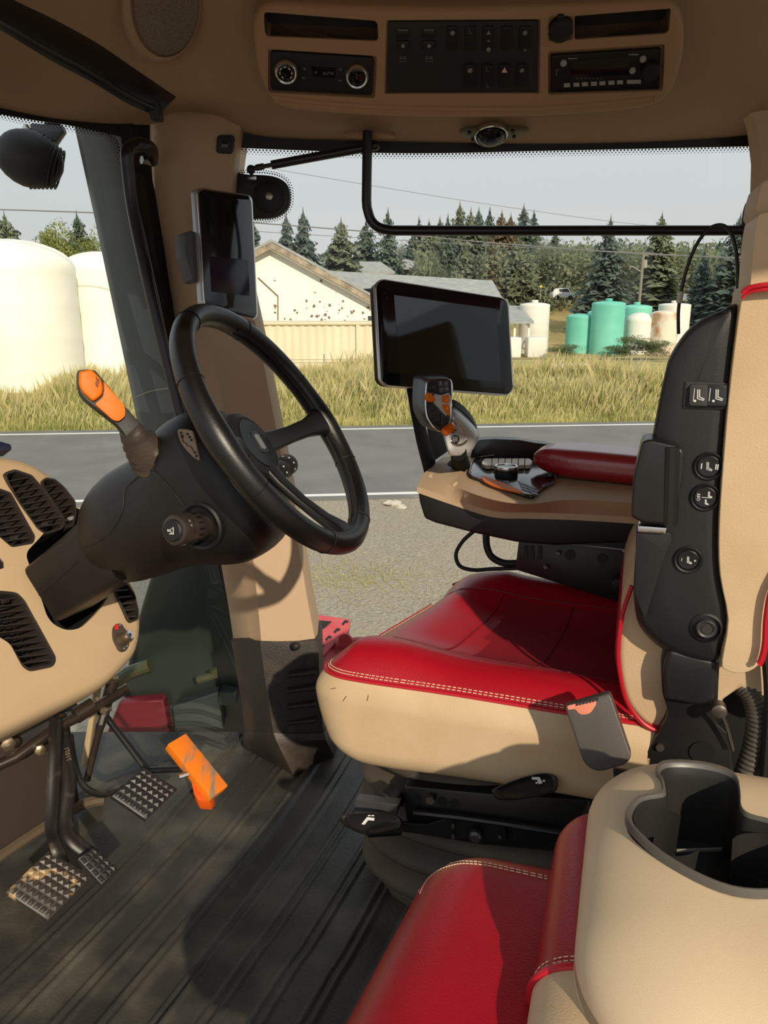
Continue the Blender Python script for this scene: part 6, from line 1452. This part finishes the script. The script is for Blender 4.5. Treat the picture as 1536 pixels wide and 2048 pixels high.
b = MB(); b.prism([F(x, y, -.03) for x, y in rnd([(812, 770), (840, 772), (846, 830), (858, 880), (872, 925), (850, 952), (834, 890), (822, 830)], 4)], V((.0, .035, 0)), .004, 2, .6); obj('stand_arm', b, mat('stand_black', (22, 23, 25), .4), root)
b = MB(); b.prism([F(x, y, -.06) for x, y in ((846, 800), (880, 812), (900, 900), (864, 925))], V((.0, .01, 0)), .002, 2); obj('stand_web', b, mat('slate_web', (70, 74, 76), .5), root)
# portrait screen on the pillar
F, n = screen('t', [(397, 376, 1.50), (505, 393, 1.62), (408, 598, 1.51)], 0, 0, 0, '', 0, 0)
root = empty('touchscreen_monitor', F(450, 640, -.03), 'tall portrait touchscreen with silver edge mounted on the beige pillar', 'monitor')
b = MB(); b.prism([F(x, y, -.004) for x, y in rnd([(393, 380), (400, 374), (500, 389), (506, 398), (517, 634), (510, 642), (412, 618), (406, 606)], 6)], -n*.018, .003, 2, .6); obj('rear_housing', b, SILVER, root, label='silver rear shell')
b = MB(); b.prism([F(x, y, -.001) for x, y in rnd([(395, 383), (403, 375), (498, 390), (505, 399), (516, 632), (509, 640), (416, 616), (409, 606)], 7)], -n*.004, .001, 2, .6); obj('edge_trim', b, CHROME, root)
b = MB(); b.prism([F(x, y, .0005) for x, y in rnd([(398, 385), (405, 379), (496, 392), (503, 401), (514, 630), (508, 637), (418, 614), (411, 605)], 6)], -n*.003, .0006, 2, .6); obj('screen_glass', b, mat('screen_gloss', (10, 9, 10), .09, spec=.55), root)
b = MB(); b.prism([F(x, y, .001) for x, y in ((419, 512), (496, 520), (500, 592), (423, 583))], -n*.0008); obj('display_area', b, mat('display_violet', (34, 26, 44), .08, spec=.6), root)
b = MB(); b.prism([F(x, y, -.016) for x, y in rnd([(370, 466), (384, 460), (400, 470), (400, 565), (386, 562), (371, 510)], 5)], -n*.03, .003, 2); obj('mount_bracket', b, mat('slate_bracket', (74, 76, 80), .5), root)
b = MB(); b.tube([F(392, 500, -.03), Y(425, 500, 1.785)], .02, 12); obj('mount_arm', b, BLACK, root)
# ================================================================ control lever (joystick)
jn = V((.40, -.86, .20)).normalized(); jc = D(872, 810, 1.46)
def J(cx, cy, o=0.): return PL(800 + cx/4.8, 740 + cy/4.8, jc + jn*o, jn)
js = empty('control_lever', Z(905, 925, .755), 'silver multifunction control lever with orange and black keys in front of the armrest', 'lever')
b = MB(); ho = [(262, 105), (300, 92), (380, 85), (460, 88), (492, 112), (500, 200), (488, 330), (488, 420), (476, 490), (450, 550), (425, 588), (390, 588), (330, 555), (275, 480), (250, 400), (246, 280), (252, 170)]
Ph = sp2(ho, 3); hcx, hcy = 372, 330; sh = V((-.55, .70, .1))*.026
b.loft([[J(hcx + (x-hcx)*k, hcy + (y-hcy)*k) + sh*s_ for x, y in Ph] for k, s_ in ((.9, 1.75), (1.04, 1.6), (1.09, 1.1), (1.08, .5), (1.03, .1), (1., .0), (.97, .0), (.3, .0), (.02, 0.))]); obj('head', b, mat('dark_chrome', (96, 98, 102), .25, metal=.6), js, ang=40)
b = MB(); b.tube([J(x, y, .001) for x, y in Ph], .0016, 6, closed=True); obj('head_rim', b, CHROME, js)
b = MB(); b.prism([J(x, y, .0014) for x, y in rnd([(335, 225), (372, 238), (470, 215), (492, 260), (485, 420), (440, 440), (330, 320), (322, 250)], 12)], -jn*.003, .0008, 1); obj('centre_plate', b, mat('bright_silver_plate', (205, 205, 204), .35, metal=.35), js)
def key(pts, m, nm='key', o=.0032, r=10, par=js):
    b = MB(); b.prism([J(x, y, o) for x, y in rnd(pts, r)], -jn*.004, .0007, 2, .6); return obj(nm, b, m, par)
JK = mat('joystick_key_black', (26, 24, 23), .4); 
key([(345, 104), (352, 180), (362, 226), (330, 212), (274, 196), (282, 140), (302, 110)], JK)
k1 = key([(358, 96), (460, 96), (488, 120), (490, 205), (400, 242), (372, 232), (362, 160)], JK)
b = MB()
for ch, x, y in (('5', 390, 130), ('6', 442, 130), ('7', 400, 192), ('8', 448, 184)):
    c = J(x, y, .0037); b.text(ch, c, V((.9, .42, 0)), EZ, .0068, .0001)
    b.tube([J(x + a, y + d, .0034) for a, d in ((-16, -20), (16, -20), (16, 20), (-16, 20))], .0003, 4, closed=True)
obj('digits', b, WHITE, k1)
b = MB(); b.tube([J(320, 150, .0036), J(322, 166, .0036), J(310, 178, .0036)], .0004, 4); b.tube([J(322, 166, .0036), J(334, 176, .0036)], .0004, 4); obj('split_mark', b, GREYP, js)
key([(408, 252), (468, 232), (474, 300), (468, 318), (404, 308)], ORANGE, 'orange_key'); key([(404, 332), (468, 330), (480, 360), (482, 440), (470, 438), (412, 370)], ORANGE, 'orange_key')
b = MB(); 
for cx, cy in ((448, 280), (452, 360)): b.tube([J(cx - 8, cy + 20, .0037), J(cx + 4, cy, .0037), J(cx - 4, cy - 18, .0037)], .0005, 4); b.lathe([(.0012, 0), (.0012, .0003)], J(cx + 4, cy + 10, .0036), jn, 8)
obj('key_print', b, mat('pale_orange_print', (240, 190, 130), .6), js)
b = MB(); b.prism([J(x, y, .012) for x, y in rnd([(268, 218), (300, 222), (344, 278), (338, 300), (300, 308), (264, 284)], 8)], -jn*.014, .002, 2); obj('thumb_toggle', b, ORANGE, js, label='orange thumb toggle')
k2 = key([(262, 308), (300, 312), (384, 400), (386, 548), (330, 520), (278, 440), (262, 390)], JK); key([(390, 408), (470, 470), (462, 500), (418, 560), (396, 556)], JK)
b = MB()
for x, y in ((300, 358), (350, 402), (312, 425), (356, 465), (418, 455), (418, 510)): b.tube([J(x + a, y + d, .0035) for a, d in ((-16, -20), (16, -18), (16, 20), (-14, 18))], .00035, 4, closed=True); b.tube([J(x - 6, y + 6, .0036), J(x + 6, y - 8, .0036)], .0004, 4)
obj('key_print', b, GREYP, k2)
# neck
nk = [(408, 600), (440, 560), (470, 520), (480, 400), (505, 372), (560, 400), (640, 470), (720, 560), (758, 620), (762, 650), (735, 720), (690, 790), (640, 836), (575, 842), (505, 838), (462, 815), (425, 700)]
b = MB(); Pk = sp2(nk, 3); kx_, ky_ = 590, 640; sh2 = V((.10, .99, .1))*.03
b.loft([[J(kx_ + (x-kx_)*k, ky_ + (y-ky_)*k, -.010 + o) + sh2*s_ for x, y in Pk] for k, o, s_ in ((.8, 0, 1.6), (.97, 0, 1.1), (1.0, 0, .5), (.96, .003, .05), (.88, .008, 0), (.72, .011, 0), (.4, .011, 0), (.02, .010, 0))]); obj('neck', b, mat('satin_silver', (188, 187, 186), .3, metal=.5), js, ang=60)
b = MB(); b.prism([J(x, y, -.022) for x, y in sp2([(505, 352), (560, 366), (640, 430), (715, 520), (752, 606), (735, 612), (640, 520), (540, 420)], 4)], V((.0, .03, .01)), .004, 2, .8); obj('palm_rest', b, BLACK, js)
b = MB(); c = J(460, 572, .006); wx = (J(410, 600) - J(510, 530)).normalized(); b.lathe([(.006, -.0125), (.008, -.010), (.008, .010), (.006, .0125)], c, wx, 20); wh = obj('thumb_wheel', b, ORANGE, js)
b = MB(); u_, w_ = perp(wx)
for k in range(16): a = math.pi*2*k/16; d = u_*math.cos(a) + w_*math.sin(a); b.box(c + d*.0083, (.0014, .018, .0012), d.cross(wx), wx)
obj('wheel_ribs', b, mat('deep_orange_paint', (214, 84, 14), .5), wh)
b = MB(); b.tube([J(x, y, .002) for x, y in sp2([(500, 480), (545, 520), (600, 600), (640, 660), (620, 700), (570, 722), (520, 712), (492, 680)], 4, False)], .0025, 8); obj('thumb_recess', b, CHROME, js)
b = MB(); b.prism([J(x, y, .0045) for x, y in rnd([(500, 640), (525, 622), (565, 632), (576, 665), (560, 705), (530, 712), (505, 690)], 14)], -jn*.006, .001, 2); k3 = obj('round_key', b, JK, js)
b = MB(); b.tube([J(532 + a, 665 + d, .0048) for a, d in ((-18, -18), (16, -20), (20, 16), (-14, 20))], .0005, 4, closed=True); b.tube([J(524, 672, .0048), J(536, 658, .0048), J(546, 668, .0048)], .0005, 4); obj('key_print', b, WHITE, k3)
b = MB()
for x, y in ((516, 596), (538, 578)): b.prism([J(x + a, y + d, .004) for a, d in ((-8, -8), (8, -4), (4, 8), (-4, 6))], -jn*.004)
obj('arrow_marks', b, JK, js)
b = MB(); b.prism([Z(x, y, ZA + .006) for x, y in rnd([(894, 927), (904, 918), (936, 918), (940, 924), (931, 942), (915, 938)], 3)], -EZ*.002); b.tube([Z(922, 934, ZA), D(917, 905, 1.49)], [.020, .016], 16); obj('lever_boot', b, mat('boot_black', (9, 8, 8), .8, spec=.2), js)

# ================================================================ folded passenger seat with cup holder
ps = empty('passenger_seat', Z(900, 2100, 0), 'small red passenger seat in the foreground with its beige back folded down', 'seat')
c0 = Z(850, 1735, .425); cw = .42; cl_ = .50
fcx = c0 + E1*(cw/2 - .026) - E2*(cl_/2 - .055); fcx.z = .378
Mq = Mx((E1, E2, EZ)).transposed().to_4x4(); Mq.translation = fcx
def pc(p):
    t = p.y/cl_ + .5; p.x += 0; p.z += .008*math.sin(math.pi*min(1, max(0, p.x/cw + .5))) - .03*(t > .9)*0
    k = max(0, .5 - (p.x/cw + .5))*2; p.x -= .055*(.5 - t)*k; return Mq @ p
b = MB(); b.bm.free(); b.bm = rbox((cw, cl_, .125), (.085, .075, .05), 30, pc); qT = b.bvh(); obj('seat_cushion', b, RED, ps, label='red cushion', ang=70)
def stitch(tree, pts, n, off, bb, r=.0008):
    P = trace(tree, pts, off, n)
    if len(P) < 3: return
    L = 0; Q = [P[0]]
    for a, c in zip(P, P[1:]):
        m = max(1, int((c-a).length/.006)); Q += [a + (c-a)*k/m for k in range(1, m+1)]
    for a, c in zip(Q[::1], Q[1::1]): d = (c-a)*.15; bb.tube([a + d, c - d], r, 4)
b = MB(); stitch(qT, [(836, 1784), (850, 1756), (872, 1738), (900, 1728), (930, 1723), (975, 1727), (1030, 1739), (1096, 1754)], 5, .0006, b); stitch(qT, [(840, 1788), (854, 1761), (875, 1743), (902, 1732), (931, 1728), (975, 1732), (1030, 1744), (1096, 1759)], 5, .0006, b)
if len(b.bm.verts): obj('cushion_stitching', b, THREAD, ps, kind='stuff')
else: b.bm.free()
b = MB(); b.prism([fcx + E1*a + E2*c - EZ*.05 for a, c in ((-.12, -.22), (.18, -.22), (.18, .18), (-.12, .18))], -EZ*.315, .01, 2); obj('seat_pedestal', b, BLACK, ps)
# folded back: lower red-piped layer and the beige top layer
kc_ = Z(1140, 1900, .575); zt_ = .600
x_l = Z(1175, 1640, zt_); far_ = Z(1330, 1513, zt_)
tw_, tl_ = .52, .385
tcx = x_l + E1*(tw_/2) ; tcx = V((x_l.x, x_l.y, 0)); 
d_far = (far_ - x_l).dot(E2); mid = x_l + E1*(tw_/2 - .001) + E2*(d_far + .052 - tl_/2); mid.z = zt_ - .075
Mt = Mx((E1, E2, EZ)).transposed().to_4x4(); Mt.translation = mid
def tp(p):
    t = p.y/tl_ + .5; s = p.x/tw_ + .5
    p.x += .0; p.z -= .035*max(0, .55 - t)**1.3*2.0*(1 if p.z > 0 else .3)
    return Mt @ p
b = MB(); b.bm.free(); b.bm = rbox((tw_, tl_, .15), (.11, .11, .06), 34, tp)
TB = mat('backrest_table_beige', (206, 184, 152), .45, bump=.15, bscale=1100, c2=(198, 174, 142), nscale=6, spec=.4)
table = obj('folded_backrest', b, TB, ps, label='beige folded seat back with cup holder', ang=60)
cupo = [(1254, 1640), (1257, 1618), (1276, 1598), (1318, 1590), (1326, 1582), (1322, 1560), (1313, 1543), (1326, 1527), (1380, 1526), (1440, 1537), (1472, 1556), (1480, 1590), (1482, 1618), (1500, 1634), (1545, 1646), (1590, 1668), (1622, 1700), (1624, 1740), (1590, 1774), (1536, 1787), (1465, 1781), (1392, 1753), (1320, 1710), (1272, 1668)]
CO = sp2(cupo, 3); ccx, ccy = 1440, 1665
ft = lambda k, o: [Z(ccx + (x-ccx)*k, ccy + (y-ccy)*k, zt_ - .002) + EZ*(o - .002) for x, y in CO]
c = MB(); c.loft([ft(.985, .05), ft(.985, -.094)]); boolean(table, [c]); table.data.polygons.foreach_set('use_smooth', [True]*len(table.data.polygons)); table.data.set_sharp_from_angle(angle=.9)
hT = BVHTree.FromObject(table, bpy.context.evaluated_depsgraph_get()); toff = wloc(table)
CUP = mat('cup_holder_black', (42, 40, 38), .32, spec=.55)
def zat(p):
    h = hT.ray_cast(p + EZ*.2 - toff, -EZ); return None
b = MB(); b.loft([ft(.93, .002), ft(.915, -.004), ft(.90, -.012), ft(.89, -.06), ft(.87, -.088)], cap=False)
b.prism(ft(.88, -.086), -EZ*.003); cup_ = obj('cup_holder', b, CUP, ps, label='black cup holder insert', ang=50)
b = MB(); b.loft([ft(1.015, -.003), ft(1.015, .003), ft(1.0, .006), ft(.965, .0055), ft(.94, .002), ft(.93, -.003), ft(.96, -.004)], cap=False); obj('rim', b, mat('cup_rim_grey', (84, 80, 74), .4, spec=.5), cup_)
for x, y, a0, a1 in ((1328, 1662, .75, 5.5), (1540, 1716, -2.3, 2.3)):
    b = MB(); c = Z(x, y, zt_ - .012)
    b.loft([[c + V((math.cos(a)*r, math.sin(a)*r, z)) for a in [a0 + (a1 - a0)*j/24 for j in range(25)]] for r, z in ((.036, 0.), (.034, -.03), (.032, -.076))], closed=False, cap=False); obj('cup_wall', b, CUP, cup_, ang=70)
b = MB(); c = Z(1398, 1700, zt_ - .07); b.box(c, (.05, .002, .004), V((1, .05, 0)), V((0, 1, 0)), .0005, 1); obj('divider_edge', b, mat('divider_grey', (120, 116, 110), .4), cup_)
# red layer at its left flank with piping and beige base
m2 = mid - E1*.036 - E2*.012; m2.z = .452; M2 = Mt.copy(); M2.translation = m2
b = MB(); b.bm.free(); b.bm = rbox((tw_, tl_ + .02, .105), (.06, .07, .045), 24, lambda p: M2 @ p); rT = b.bvh(); 
pl_co = Z(1120, 1905, .52)
def red_side(f): q = f.calc_center_median() - mid; return q.dot(E2) > -.085
obj('folded_back_front', split(b.bm, red_side), RED, ps, label='red leather edge of the folded back', ang=70)
obj('folded_back_base', split(b.bm, lambda f: not red_side(f)), LEATHER, ps, label='beige leather end of the folded back', ang=70)
bmesh.ops.bisect_plane(b.bm, geom=b.bm.verts[:] + b.bm.edges[:] + b.bm.faces[:], plane_co=mid - E2*.085, plane_no=E2)
ed = [e for e in b.bm.edges if all(abs((v.co - mid).dot(E2) + .085) < 1e-5 for v in e.verts)]
P = chain(ed); b.bm.free(); ce_ = sum(P, V((0, 0, 0)))/len(P)
b = MB(); b.tube([p + (p-ce_).normalized()*.002 for p in P], .0038, 8, closed=True); obj('back_piping', b, REDPIPE, ps)
b = MB()
for o in (.008, .013):
    Q = [p + E2*o + (p-ce_).normalized()*.0008 for p in P]
    for a, c in zip(Q, Q[1:]):
        n_s = max(1, int((c-a).length/.007))
        for k in range(n_s): s, e = a + (c-a)*(k+.15)/n_s, a + (c-a)*(k+.85)/n_s; b.tube([s, e], .0008, 4)
obj('back_stitching', b, THREAD, ps, kind='stuff')
